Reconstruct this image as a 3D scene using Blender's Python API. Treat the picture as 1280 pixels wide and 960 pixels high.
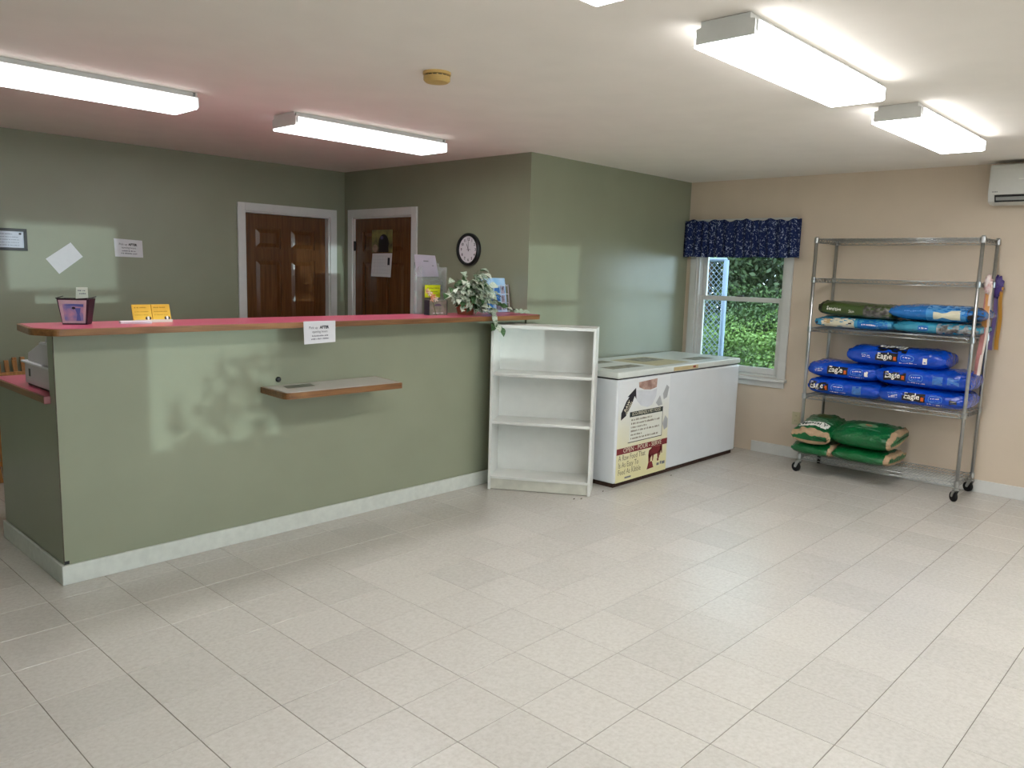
import bpy, bmesh, math, random
from mathutils import Vector, Matrix
import numpy as np

random.seed(7)
for o in list(bpy.data.objects):
    bpy.data.objects.remove(o)
scene = bpy.context.scene
COL = scene.collection
PI = math.pi

# ------------------------------------------------------------------ camera
F_PX, YAW, PITCH, ROLL, CAM_H = 991.534, .8192, .1403, .0284, 1.5788
fw = Vector((math.sin(YAW) * math.cos(PITCH), math.cos(YAW) * math.cos(PITCH), -math.sin(PITCH)))
r0 = Vector((math.cos(YAW), -math.sin(YAW), 0))
u0 = r0.cross(fw)
cr, sr = math.cos(ROLL), math.sin(ROLL)
RV = cr * r0 + sr * u0
UV = -sr * r0 + cr * u0
cd = bpy.data.cameras.new('camera')
cd.sensor_fit = 'HORIZONTAL'
cd.sensor_width = 36.0
cd.lens = F_PX * 36.0 / 1280.0
cd.clip_start = 0.05
cam = bpy.data.objects.new('camera', cd)
COL.objects.link(cam)
m = Matrix((RV, UV, -fw)).transposed().to_4x4()
m.translation = Vector((0, 0, CAM_H))
cam.matrix_world = m
scene.camera = cam

# ------------------------------------------------------------------ world, sun, exposure
LAMP_FRONT = 17.0      # radiance of the fluorescent diffusers over the shop floor
LAMP_BACK = 8.5        # the older tubes over the counter
w = bpy.data.worlds.new('world')
scene.world = w
w.use_nodes = True
bg = w.node_tree.nodes['Background']
bg.inputs[0].default_value = (.66, .83, 1.0, 1)
bg.inputs[1].default_value = 7.0
sl = bpy.data.lights.new('sun', 'SUN')
sl.energy = .95
sl.color = (.80, .95, 1.0)
sl.angle = math.radians(.35)
sun = bpy.data.objects.new('sun', sl)
COL.objects.link(sun)
sun.location = (3, -12, 3)
sun.rotation_euler = Vector((0.004, 1, -.006)).to_track_quat('-Z', 'Y').to_euler()
vs = scene.view_settings
vs.view_transform = 'Standard'
vs.look = 'None'
vs.gamma = 1
vs.use_curve_mapping = False
vs.exposure = 0.30

# ------------------------------------------------------------------ dimensions
xL, yc, yB, xC, yG, xR, H = 1.2327, 4.1097, 6.4815, 4.5258, 4.0951, 6.8146, 2.4692
XW, YF = -2.6, -3.0          # left wall, front wall (behind the camera)
TH = .13

# ------------------------------------------------------------------ materials
def s2l(c):
    return tuple((v / 12.92 if v <= .04045 else ((v + .055) / 1.055) ** 2.4) for v in [k / 255.0 for k in c])

MATS = {}
def mat(name, col, rough=.5, spec=.5, metal=0., noise=0., nscale=20., bump=0., bscale=200., col2=None,
        emit=0., coat=0., lin=False, stretch=None):
    if name in MATS:
        return MATS[name]
    M = bpy.data.materials.new(name)
    M.use_nodes = True
    nt = M.node_tree
    b = nt.nodes['Principled BSDF']
    c = tuple(col) if lin else s2l(col)
    b.inputs['Base Color'].default_value = (*c, 1)
    b.inputs['Roughness'].default_value = rough
    b.inputs['Specular IOR Level'].default_value = spec
    b.inputs['Metallic'].default_value = metal
    b.inputs['Coat Weight'].default_value = coat
    b.inputs['Coat Roughness'].default_value = .08
    tc = nt.nodes.new('ShaderNodeTexCoord')
    mp = nt.nodes.new('ShaderNodeMapping')
    nt.links.new(tc.outputs['Object'], mp.inputs[0])
    if stretch:
        mp.inputs['Scale'].default_value = stretch
    if noise > 0:
        n = nt.nodes.new('ShaderNodeTexNoise')
        n.inputs['Scale'].default_value = nscale
        n.inputs['Detail'].default_value = 5
        nt.links.new(mp.outputs[0], n.inputs['Vector'])
        mx = nt.nodes.new('ShaderNodeMix')
        mx.data_type = 'RGBA'
        c2 = s2l(col2) if col2 else tuple(v * (1 - noise) for v in c)
        mx.inputs[6].default_value = (*c, 1)
        mx.inputs[7].default_value = (*c2, 1)
        rp = nt.nodes.new('ShaderNodeValToRGB')
        rp.color_ramp.elements[0].position = .35
        rp.color_ramp.elements[1].position = .65
        nt.links.new(n.outputs['Fac'], rp.inputs[0])
        nt.links.new(rp.outputs[0], mx.inputs[0])
        nt.links.new(mx.outputs[2], b.inputs['Base Color'])
    if bump > 0:
        n2 = nt.nodes.new('ShaderNodeTexNoise')
        n2.inputs['Scale'].default_value = bscale
        n2.inputs['Detail'].default_value = 3
        nt.links.new(mp.outputs[0], n2.inputs['Vector'])
        bp = nt.nodes.new('ShaderNodeBump')
        bp.inputs['Strength'].default_value = bump
        bp.inputs['Distance'].default_value = .002 if bscale > 100 else .012
        nt.links.new(n2.outputs['Fac'], bp.inputs['Height'])
        nt.links.new(bp.outputs[0], b.inputs['Normal'])
    if emit > 0:
        b.inputs['Emission Color'].default_value = (*c, 1)
        b.inputs['Emission Strength'].default_value = emit
    MATS[name] = M
    return M

def wood_mat(name, c1, c2, axis, rough=.35, scale=9.):
    M = bpy.data.materials.new(name)
    M.use_nodes = True
    nt = M.node_tree
    b = nt.nodes['Principled BSDF']
    b.inputs['Roughness'].default_value = rough
    tc = nt.nodes.new('ShaderNodeTexCoord')
    mp = nt.nodes.new('ShaderNodeMapping')
    sc = [scale * 4] * 3
    sc['xyz'.index(axis)] = scale * .25
    mp.inputs['Scale'].default_value = sc
    nt.links.new(tc.outputs['Object'], mp.inputs[0])
    n = nt.nodes.new('ShaderNodeTexNoise')
    n.inputs['Scale'].default_value = 1.6
    n.inputs['Detail'].default_value = 6
    n.inputs['Distortion'].default_value = .6
    nt.links.new(mp.outputs[0], n.inputs['Vector'])
    rp = nt.nodes.new('ShaderNodeValToRGB')
    rp.color_ramp.elements[0].position = .3
    rp.color_ramp.elements[1].position = .7
    rp.color_ramp.elements[0].color = (*s2l(c1), 1)
    rp.color_ramp.elements[1].color = (*s2l(c2), 1)
    nt.links.new(n.outputs['Fac'], rp.inputs[0])
    nt.links.new(rp.outputs[0], b.inputs['Base Color'])
    bp = nt.nodes.new('ShaderNodeBump')
    bp.inputs['Strength'].default_value = .15
    bp.inputs['Distance'].default_value = .001
    nt.links.new(n.outputs['Fac'], bp.inputs['Height'])
    nt.links.new(bp.outputs[0], b.inputs['Normal'])
    MATS[name] = M
    return M

GREEN = mat('green_paint', (147, 151, 128), .34, .5, noise=.05, nscale=3, bump=.05, bscale=350)
CREAM = mat('cream_paint', (220, 203, 182), .45, .4, noise=.04, nscale=3, bump=.05, bscale=350)
CEIL = mat('ceiling_paint', (247, 239, 230), .8, .2, noise=.03, nscale=4, bump=.1, bscale=250)
TRIM = mat('white_trim', (222, 222, 218), .3, .5, noise=.04, nscale=15)
TRIMB = mat('worn_white_baseboard', (214, 217, 208), .35, .5, noise=.10, nscale=22)
WHITE = mat('white_laminate', (228, 228, 222), .35, .5, noise=.04, nscale=12)
PAPER = mat('white_paper', (225, 224, 226), .8, .2, noise=.03, nscale=30)
INK = mat('dark_ink', (52, 52, 58), .8, .2)
GREYINK = mat('grey_ink', (128, 128, 134), .8, .2)
BLACK = mat('black_plastic', (18, 18, 20), .4, .5)
RUBBER = mat('black_rubber', (22, 22, 22), .7, .3, noise=.2, nscale=60)
CHROME = mat('chrome_wire', (188, 190, 190), .28, .5, metal=1., noise=.08, nscale=40)
RED = mat('red_laminate', (206, 92, 118), .3, .5, noise=.08, nscale=60)
OAK = wood_mat('oak_edge', (108, 70, 38), (146, 102, 60), 'x')
OAKY = wood_mat('oak_edge_depthwise', (108, 70, 38), (146, 102, 60), 'y')
DOORW = wood_mat('stained_door_wood', (84, 52, 26), (112, 72, 38), 'z', rough=.22, scale=7.)
STAKE = wood_mat('golden_stake_wood', (150, 96, 44), (190, 134, 70), 'z', rough=.5)
FREEZ = mat('freezer_enamel', (226, 229, 231), .22, .5, noise=.03, nscale=6)
LIDM = mat('freezer_lid_enamel', (218, 222, 214), .3, .5, noise=.05, nscale=8)
RUST = mat('rusty_dark_metal', (70, 50, 40), .8, .3, noise=.4, nscale=40)
GROUT = mat('dark_tile_joint', (92, 82, 70), .8, .2, noise=.2, nscale=10)
OFFW = mat('offwhite_plastic', (214, 214, 208), .4, .5, noise=.03, nscale=30)
IVORY = mat('ivory_plastic', (206, 196, 160), .4, .5, noise=.03, nscale=30)

def glass_mat():
    M = bpy.data.materials.new('window_glass')
    M.use_nodes = True
    nt = M.node_tree
    nt.nodes.clear()
    out = nt.nodes.new('ShaderNodeOutputMaterial')
    t = nt.nodes.new('ShaderNodeBsdfTransparent')
    t.inputs[0].default_value = (.94, .97, .95, 1)
    g = nt.nodes.new('ShaderNodeBsdfGlossy')
    g.inputs['Roughness'].default_value = .02
    fr = nt.nodes.new('ShaderNodeFresnel')
    fr.inputs[0].default_value = 1.45
    mx = nt.nodes.new('ShaderNodeMixShader')
    nt.links.new(fr.outputs[0], mx.inputs[0])
    nt.links.new(t.outputs[0], mx.inputs[1])
    nt.links.new(g.outputs[0], mx.inputs[2])
    nt.links.new(mx.outputs[0], out.inputs[0])
    return M
GLASS = glass_mat()

def floor_mat():
    M = bpy.data.materials.new('vinyl_tile')
    M.use_nodes = True
    nt = M.node_tree
    b = nt.nodes['Principled BSDF']
    b.inputs['Roughness'].default_value = .27
    b.inputs['Specular IOR Level'].default_value = .5
    g = nt.nodes.new('ShaderNodeNewGeometry')
    oi = nt.nodes.new('ShaderNodeObjectInfo')
    mu = nt.nodes.new('ShaderNodeVectorMath')
    mu.operation = 'SCALE'
    mu.inputs[0].default_value = (13, 29, 7)
    nt.links.new(oi.outputs['Random'], mu.inputs['Scale'])
    ad = nt.nodes.new('ShaderNodeVectorMath')
    nt.links.new(g.outputs['Position'], ad.inputs[0])
    nt.links.new(mu.outputs[0], ad.inputs[1])
    n = nt.nodes.new('ShaderNodeTexNoise')
    n.inputs['Scale'].default_value = 62
    n.inputs['Detail'].default_value = 3
    n.inputs['Roughness'].default_value = .6
    nt.links.new(ad.outputs[0], n.inputs['Vector'])
    rp = nt.nodes.new('ShaderNodeValToRGB')
    e = rp.color_ramp.elements
    e[0].position = .30
    e[0].color = (*s2l((190, 184, 175)), 1)
    e[1].position = .66
    e[1].color = (*s2l((202, 197, 189)), 1)
    k = e.new(.47)
    k.color = (*s2l((196, 191, 182)), 1)
    nt.links.new(n.outputs['Fac'], rp.inputs[0])
    hv = nt.nodes.new('ShaderNodeHueSaturation')
    mr = nt.nodes.new('ShaderNodeMapRange')
    mr.inputs['To Min'].default_value = .95
    mr.inputs['To Max'].default_value = 1.03
    nt.links.new(oi.outputs['Random'], mr.inputs['Value'])
    nt.links.new(mr.outputs[0], hv.inputs['Value'])
    nt.links.new(rp.outputs[0], hv.inputs['Color'])
    nt.links.new(hv.outputs[0], b.inputs['Base Color'])
    n2 = nt.nodes.new('ShaderNodeTexNoise')
    n2.inputs['Scale'].default_value = 9
    nt.links.new(g.outputs['Position'], n2.inputs['Vector'])
    mr2 = nt.nodes.new('ShaderNodeMapRange')
    mr2.inputs['To Min'].default_value = .20
    mr2.inputs['To Max'].default_value = .34
    nt.links.new(n2.outputs['Fac'], mr2.inputs['Value'])
    b.inputs['Roughness'].default_value = .27
    return M
TILE = floor_mat()

# ------------------------------------------------------------------ mesh builder
ORI = {}          # object -> world origin used for its local coordinates
class MB:
    def __init__(s):
        s.v = []
        s.f = []
    def add(s, vs, fs):
        k = len(s.v)
        s.v += [tuple(p) for p in vs]
        s.f += [tuple(i + k for i in q) for q in fs]
        return s
    def box(s, x0, x1, y0, y1, z0, z1):
        x0, x1 = min(x0, x1), max(x0, x1)
        y0, y1 = min(y0, y1), max(y0, y1)
        z0, z1 = min(z0, z1), max(z0, z1)
        return s.add([(x0, y0, z0), (x1, y0, z0), (x1, y1, z0), (x0, y1, z0), (x0, y0, z1), (x1, y0, z1), (x1, y1, z1), (x0, y1, z1)],
                     [(0, 3, 2, 1), (4, 5, 6, 7), (0, 1, 5, 4), (1, 2, 6, 5), (2, 3, 7, 6), (3, 0, 4, 7)])
    def prism(s, poly, z0, z1):
        n = len(poly)
        return s.add([(x, y, z0) for x, y in poly] + [(x, y, z1) for x, y in poly],
                     [tuple(range(n))[::-1], tuple(range(n, 2 * n))] + [(i, (i + 1) % n, n + (i + 1) % n, n + i) for i in range(n)])
    def prism_x(s, poly, x0, x1):       # poly in (y, z)
        n = len(poly)
        return s.add([(x0, y, z) for y, z in poly] + [(x1, y, z) for y, z in poly],
                     [tuple(range(n)), tuple(range(n, 2 * n))[::-1]] + [(i, n + i, n + (i + 1) % n, (i + 1) % n) for i in range(n)])
    def prism_y(s, poly, y0, y1):       # poly in (x, z)
        n = len(poly)
        return s.add([(x, y0, z) for x, z in poly] + [(x, y1, z) for x, z in poly],
                     [tuple(range(n))[::-1], tuple(range(n, 2 * n))] + [(i, (i + 1) % n, n + (i + 1) % n, n + i) for i in range(n)])
    def tube(s, pts, r, n=8, cap=True):
        pts = [Vector(p) for p in pts]
        vs, fs = [], []
        rr = r if isinstance(r, (list, tuple)) else [r] * len(pts)
        prev = None
        for i, p in enumerate(pts):
            d = (pts[min(i + 1, len(pts) - 1)] - pts[max(i - 1, 0)]).normalized()
            if prev is None:
                a = Vector((0, 0, 1)) if abs(d.z) < .9 else Vector((1, 0, 0))
                x = d.cross(a).normalized()
            else:
                x = (prev - d * prev.dot(d)).normalized()
            prev = x
            y = d.cross(x)
            for k in range(n):
                t = 2 * PI * k / n
                vs.append(p + (x * math.cos(t) + y * math.sin(t)) * rr[i])
        for i in range(len(pts) - 1):
            for k in range(n):
                a, b = i * n + k, i * n + (k + 1) % n
                fs.append((a, b, b + n, a + n))
        if cap:
            fs.append(tuple(range(n))[::-1])
            fs.append(tuple(range((len(pts) - 1) * n, len(pts) * n)))
        return s.add(vs, fs)
    def lathe(s, prof, c, n=24, axis='z'):
        vs, fs = [], []
        for r, h in prof:
            for k in range(n):
                t = 2 * PI * k / n
                a, b = r * math.cos(t), r * math.sin(t)
                q = {'z': (a, b, h), 'x': (h, a, b), 'y': (b, h, a)}[axis]
                vs.append((c[0] + q[0], c[1] + q[1], c[2] + q[2]))
        for i in range(len(prof) - 1):
            for k in range(n):
                a, b = i * n + k, i * n + (k + 1) % n
                fs.append((a, b, b + n, a + n))
        if prof[0][0] > 1e-6:
            fs.append(tuple(range(n))[::-1])
        if prof[-1][0] > 1e-6:
            fs.append(tuple(range((len(prof) - 1) * n, len(prof) * n)))
        return s.add(vs, fs)
    def map(s, fn):
        s.v = [tuple(fn(*p)) for p in s.v]
        return s
    def build(s, name, mt, parent=None, bevel=0., smooth=False, local=False, seg=2):
        me = bpy.data.meshes.new(name)
        o0 = Vector((0, 0, 0)) if (local or parent is None) else ORI[parent.name]
        me.from_pydata([tuple(Vector(p) - o0) for p in s.v], [], s.f)
        bm = bmesh.new()
        bm.from_mesh(me)
        bmesh.ops.recalc_face_normals(bm, faces=bm.faces)
        if bevel > 0:
            es = [e for e in bm.edges if len(e.link_faces) == 2 and e.calc_face_angle(0) > .6]
            bmesh.ops.bevel(bm, geom=es, offset=bevel, segments=seg, affect='EDGES', profile=.6)
        bm.to_mesh(me)
        bm.free()
        if smooth:
            for p in me.polygons:
                p.use_smooth = True
        me.materials.append(mt)
        o = bpy.data.objects.new(name, me)
        COL.objects.link(o)
        if parent is not None:
            o.parent = parent
            ORI[o.name] = ORI[parent.name] if not local else Vector((0, 0, 0))
        else:
            ORI[o.name] = Vector((0, 0, 0))
        return o

def thing(name, label, cat, loc=(0, 0, 0), rot=(0, 0, 0), group=None):
    o = bpy.data.objects.new(name, None)
    o.empty_display_size = .1
    COL.objects.link(o)
    o.location = loc
    o.rotation_euler = rot
    ORI[o.name] = Vector(loc)
    return tag(o, label, cat, group)

def tag(o, label, cat, group=None):
    o['label'] = label
    o['category'] = cat
    if group:
        o['group'] = group
    return o

def struct(o, label=None):
    o['kind'] = 'structure'
    if label:
        o['label'] = label
    return o

def mbox(*a):
    return MB().box(*a)

TXT = {}
def text2d(body, size, align='LEFT', bold=0.0, shear=0.0):
    key = (body, size, align, bold, shear)
    if key not in TXT:
        cu = bpy.data.curves.new('t', 'FONT')
        cu.body = body
        cu.size = size
        cu.align_x = align
        cu.offset = bold
        cu.shear = shear
        cu.resolution_u = 2
        o = bpy.data.objects.new('t', cu)
        COL.objects.link(o)
        dg = bpy.context.evaluated_depsgraph_get()
        me = bpy.data.meshes.new_from_object(o.evaluated_get(dg))
        TXT[key] = ([(v.co.x, v.co.y) for v in me.vertices], [tuple(p.vertices) for p in me.polygons])
        bpy.data.objects.remove(o)
        bpy.data.curves.remove(cu)
        bpy.data.meshes.remove(me)
    return TXT[key]

def text_on(mb, body, size, fn, x=0., y=0., align='LEFT', bold=0.0, wide=1., shear=0.):
    v, f = text2d(body, size, align, bold, shear)
    mb.add([fn(x + a * wide, y + b) for a, b in v], f)
    return mb

def rect_on(mb, x0, x1, y0, y1, fn, nx=1, ny=1):
    vs = [fn(x0 + (x1 - x0) * i / nx, y0 + (y1 - y0) * j / ny) for j in range(ny + 1) for i in range(nx + 1)]
    fs = [(j * (nx + 1) + i, j * (nx + 1) + i + 1, (j + 1) * (nx + 1) + i + 1, (j + 1) * (nx + 1) + i) for j in range(ny) for i in range(nx)]
    return mb.add(vs, fs)

def poly_on(mb, pts, fn):
    return mb.add([fn(*p) for p in pts], [tuple(range(len(pts)))])

# ------------------------------------------------------------------ structure: walls with openings
def wall_y(name, x0, x1, y0, y1, holes, mt, z1=H):
    xs = sorted({x0, x1, *[h[0] for h in holes], *[h[1] for h in holes]})
    zs = sorted({0., z1, *[h[2] for h in holes], *[h[3] for h in holes]})
    mb = MB()
    for a, b in zip(xs, xs[1:]):
        for c, d in zip(zs, zs[1:]):
            mx, mz = (a + b) / 2, (c + d) / 2
            if not any(h[0] < mx < h[1] and h[2] < mz < h[3] for h in holes):
                mb.box(a, b, y0, y1, c, d)
    return struct(mb.build(name, mt))

def wall_x(name, y0, y1, x0, x1, holes, mt, z1=H):
    ys = sorted({y0, y1, *[h[0] for h in holes], *[h[1] for h in holes]})
    zs = sorted({0., z1, *[h[2] for h in holes], *[h[3] for h in holes]})
    mb = MB()
    for a, b in zip(ys, ys[1:]):
        for c, d in zip(zs, zs[1:]):
            my, mz = (a + b) / 2, (c + d) / 2
            if not any(h[0] < my < h[1] and h[2] < mz < h[3] for h in holes):
                mb.box(x0, x1, a, b, c, d)
    return struct(mb.build(name, mt))

D1 = (3.49, 4.357, 0., 2.04)                 # left door opening on the back wall
D2 = (5.47, 6.338, 0., 2.045)                # door opening on the side wall
W1 = (3.095, 3.975, .695, 2.05)              # window in the cream wall
FA = (1.58, 2.44, .56, 1.95)                 # front window, behind the camera
FB = (3.92, 5.17, .90, 1.90)                 # second front window
FC = (-1.9, .5, .70, 2.05)                   # added front window, unseen, lets more daylight in at left
W4 = (-1.15, .45, .695, 2.05)                # added window in the cream wall, unseen, brings daylight to the floor
wall_y('wall_back', XW, xC + TH, yB, yB + TH, [D1], GREEN)
wall_x('wall_side', yG + TH, yB, xC, xC + TH, [D2], GREEN)
wall_y('wall_partition', xC, xR, yG, yG + TH, [], GREEN)
wall_x('wall_right', YF, yG + TH, xR, xR + TH, [W1, W4], CREAM)
wall_y('wall_front', XW, xR + TH, YF - TH, YF, [FA, FB, FC], CREAM)
wall_x('wall_left', YF, yB, XW - TH, XW, [], GREEN)
struct(mbox(XW - TH, xR + TH, YF - TH, yB + TH, H, H + .1).build('ceiling', CEIL))

# floor with separate vinyl tiles
fl = struct(mbox(XW - TH, xR + TH, YF - TH, yB + TH, -.12, -.0016).build('floor', GROUT))
T = .3048
OX, OY = 1.7159, 2.4178
def project(x, y, z):
    d = Vector((x, y, z - CAM_H))
    q = d.dot(fw)
    return (640 + F_PX * d.dot(RV) / q, 480 - F_PX * d.dot(UV) / q, q)
cells = []
g2 = .0018
for i in range(-18, 20):
    for j in range(-20, 16):
        x0, y0 = OX + i * T, OY + j * T
        a, b, c, d = max(x0, XW), min(x0 + T, xR), max(y0, YF), min(y0 + T, yB)
        if b - a < .01 or d - c < .01:
            continue
        if a > xC and c > yG:
            continue
        cx, cy = (a + b) / 2, (c + d) / 2
        area = 0
        pr = project(cx, cy, 0)
        if pr[2] > .3 and -60 < pr[0] < 1340 and pr[1] < 1020 and (cy < yc or cx < xL):
            area = abs(fw.z * 0 + CAM_H) / pr[2] ** 3
        cells.append((area, a, b, c, d))
cells.sort(reverse=True)
shared = None
rest = MB()
ntile = 0
def bev_tile(mb, a, b, c, d):
    e = .0012
    mb.add([(a, c, -.0016), (b, c, -.0016), (b, d, -.0016), (a, d, -.0016), (a + e, c + e, 0), (b - e, c + e, 0), (b - e, d - e, 0), (a + e, d - e, 0)],
           [(4, 5, 6, 7), (0, 1, 5, 4), (1, 2, 6, 5), (2, 3, 7, 6), (3, 0, 4, 7)])
for area, a, b, c, d in cells:
    a, b, c, d = a + g2 * .5, b - g2 * .5, c + g2 * .5, d - g2 * .5
    if area > 0 and ntile < 298:
        full = abs((b - a) - (T - g2)) < 1e-4 and abs((d - c) - (T - g2)) < 1e-4
        cx, cy = (a + b) / 2, (c + d) / 2
        if full and shared is not None:
            o = bpy.data.objects.new('tile', shared)
            COL.objects.link(o)
            o.parent = fl
        else:
            mb = MB()
            bev_tile(mb, a - cx, b - cx, c - cy, d - cy)
            o = mb.build('tile', TILE, fl, local=True)
            if full:
                shared = o.data
        o.location = (cx, cy, 0)
        ntile += 1
    else:
        bev_tile(rest, a, b, c, d)
rs = rest.build('far_tiles', TILE, fl)
rs['kind'] = 'stuff'

# baseboards of the room
def baseb(name, poly_xy, h=.098):
    mb = MB()
    for (x0, x1, y0, y1) in poly_xy:
        mb.box(x0, x1, y0, y1, 0, h)
    return struct(mb.build(name, TRIM, bevel=.004))
baseb('baseboard_right', [(xR - .016, xR, YF, 3.3)])
baseb('baseboard_back', [(XW, D1[0] - .085, yB - .016, yB)])
baseb('baseboard_side', [(xC - .016, xC, yG + .3, D2[0] - .08)])
baseb('baseboard_left', [(XW, XW + .016, YF, yB - .02)])
baseb('baseboard_front', [(XW + .02, xR - .02, YF, YF + .016)])

# ------------------------------------------------------------------ doors
def six_panels(w, h):
    st, mid = .115, .10
    pw = (w - 2 * st - mid) / 2
    rows = [(h - .30, h - .12), (h - 1.06, h - .40), (.2, h - 1.22)]
    return [(st + k * (pw + mid), st + k * (pw + mid) + pw, a, b) for k in (0, 1) for a, b in rows]

def door(name, width, height, place, label):
    # local: u along width, d depth (towards the room negative), z
    slab = MB()
    ps = six_panels(width, height)
    us = sorted({0., width, *[p[0] for p in ps], *[p[1] for p in ps]})
    zs = sorted({.008, height, *[p[2] for p in ps], *[p[3] for p in ps]})
    for a, b in zip(us, us[1:]):
        for c, d in zip(zs, zs[1:]):
            mu, mz = (a + b) / 2, (c + d) / 2
            inside = any(p[0] < mu < p[1] and p[2] < mz < p[3] for p in ps)
            slab.box(a, b, .014 if inside else 0, .04, c, d)
    slab.map(place)
    dr = struct(slab.build(name, DOORW), label)
    for a, b, c, d in ps:
        e, g = .012, .045
        mb = MB()
        mb.add([(a + e, .014, c + e), (b - e, .014, c + e), (b - e, .014, d - e), (a + e, .014, d - e),
                (a + g, .004, c + g), (b - g, .004, c + g), (b - g, .004, d - g), (a + g, .004, d - g)],
               [(4, 5, 6, 7), (0, 1, 5, 4), (1, 2, 6, 5), (2, 3, 7, 6), (3, 0, 4, 7)])
        mb.map(place).build('panel', DOORW, dr)
    return dr
d1 = door('door_1', D1[1] - D1[0] - .03, D1[3] - .0145, lambda u, d, z: (D1[0] + .015 + u, yB + .055 + d, z), 'dark stained wooden six panel door on the back green wall')
d2 = door('door_2', D2[1] - D2[0] - .03, D2[3] - .0145, lambda u, d, z: (xC + .012 + d, D2[1] - .015 - u, z), 'stained wooden six panel door with a calendar on it')
# knobs
MB().lathe([(.026, 0), (.026, -.006), (.010, -.01), (.010, -.035), (.024, -.045), (.027, -.06), (.018, -.072), (0, -.074)], (D1[1] - .085, yB + .055, .98), 16, 'y').build('knob', CHROME, d1, smooth=True)
MB().lathe([(.026, 0), (.026, -.006), (.010, -.01), (.010, -.035), (.024, -.045), (.027, -.06), (.018, -.072), (0, -.074)], (xC + .012, D2[0] + .085, .98), 16, 'x').build('knob', CHROME, d2, smooth=True)
for z in (.25, 1.02, 1.78):
    mbox(xC - .004, xC + .02, D2[1] - .024, D2[1] - .004, z - .045, z + .045).build('hinge', BLACK, d2, bevel=.003)
# casings and jambs
def casing_y(name, o, y, wd, mt=TRIM):
    mb = MB()
    a, b, c, d = o
    mb.box(a - wd, a, y - .018, y, 0, d + wd).box(b, b + wd, y - .018, y, 0, d + wd).box(a, b, y - .018, y, d, d + wd)
    mb.box(a - .001, a + .014, y, y + TH - .01, 0, d).box(b - .014, b + .001, y, y + TH - .01, 0, d).box(a, b, y, y + TH - .01, d - .014, d + .001)
    return struct(mb.build(name, mt, bevel=.003))
def casing_x(name, o, x, wd, mt=TRIM):
    mb = MB()
    a, b, c, d = o
    mb.box(x - .018, x, a - wd, a, 0, d + wd).box(x - .018, x, b, b + wd, 0, d + wd).box(x - .018, x, a, b, d, d + wd)
    mb.box(x, x + .11, a - .001, a + .014, 0, d).box(x, x + .11, b - .014, b + .001, 0, d).box(x, x + .11, a, b, d - .014, d + .001)
    return struct(mb.build(name, mt, bevel=.003))
casing_y('trim_1', D1, yB, .068)
casing_x('trim_2', D2, xC, .070)

# ------------------------------------------------------------------ window in the cream wall
def double_hung(name, lo, hi, z0, z1, mid, P, depth_sign_note=None, stool=True):
    """P(u, d, z): u along wall, d outward depth from the inner wall face"""
    fr = MB()
    fr.box(lo - .07, lo, -.02, 0, z0 - .02, z1 + .07).box(hi, hi + .07, -.02, 0, z0 - .02, z1 + .07).box(lo, hi, -.02, 0, z1, z1 + .07)
    fr.box(lo, lo + .02, 0, TH, z0, z1).box(hi - .02, hi, 0, TH, z0, z1).box(lo + .02, hi - .02, 0, TH, z1 - .02, z1).box(lo + .02, hi - .02, 0, TH, z0 - .001, z0 + .02)
    win = struct(fr.map(P).build(name, TRIM, bevel=.003))
    if stool:
        mbox(lo - .085, hi + .085, -.055, 0.02, z0 - .03, z0 - .002).map(P).build('window_sill', TRIM, win, bevel=.004)
        mbox(lo - .065, hi + .065, -.018, -.001, z0 - .085, z0 - .03).map(P).build('apron', TRIM, win, bevel=.003)
    a, b = lo + .022, hi - .022
    def sash(n, d0, za, zb, rl, rb, rt):
        s = MB()
        s.box(a, a + rl, d0, d0 + .032, za, zb).box(b - rl, b, d0, d0 + .032, za, zb)
        s.box(a + rl, b - rl, d0, d0 + .032, za, za + rb).box(a + rl, b - rl, d0, d0 + .032, zb - rt, zb)
        so = s.map(P).build(n, TRIM, win, bevel=.004)
        mbox(a + rl - .004, b - rl + .004, d0 + .014, d0 + .018, za + rb - .004, zb - rt + .004).map(P).build('pane', GLASS, so)
        return so
    sash('lower_sash', .035, z0 + .022, mid + .025, .038, .055, .042)
    sash('upper_sash', .075, mid - .02, z1 - .022, .038, .042, .04)
    m_ = (lo + hi) / 2
    mbox(m_ - .03, m_ + .03, .028, .06, mid + .026, mid + .038).map(P).build('sash_lock', BLACK, win, bevel=.004)
    return win
double_hung('window_1', W1[0], W1[1], W1[2], W1[3], 1.385, lambda u, d, z: (xR + d, u, z))
double_hung('added_window_4', W4[0], W4[1], W4[2], W4[3], 1.385, lambda u, d, z: (xR + d, u, z))
double_hung('added_window_5', FC[0], FC[1], FC[2], FC[3], 1.385, lambda u, d, z: (u, YF - d, z))
double_hung('window_2', FA[0], FA[1], FA[2], FA[3], 1.385, lambda u, d, z: (u, YF - d, z))
double_hung('window_3', FB[0], FB[1], FB[2], FB[3], 1.385, lambda u, d, z: (u, YF - d, z))

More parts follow.
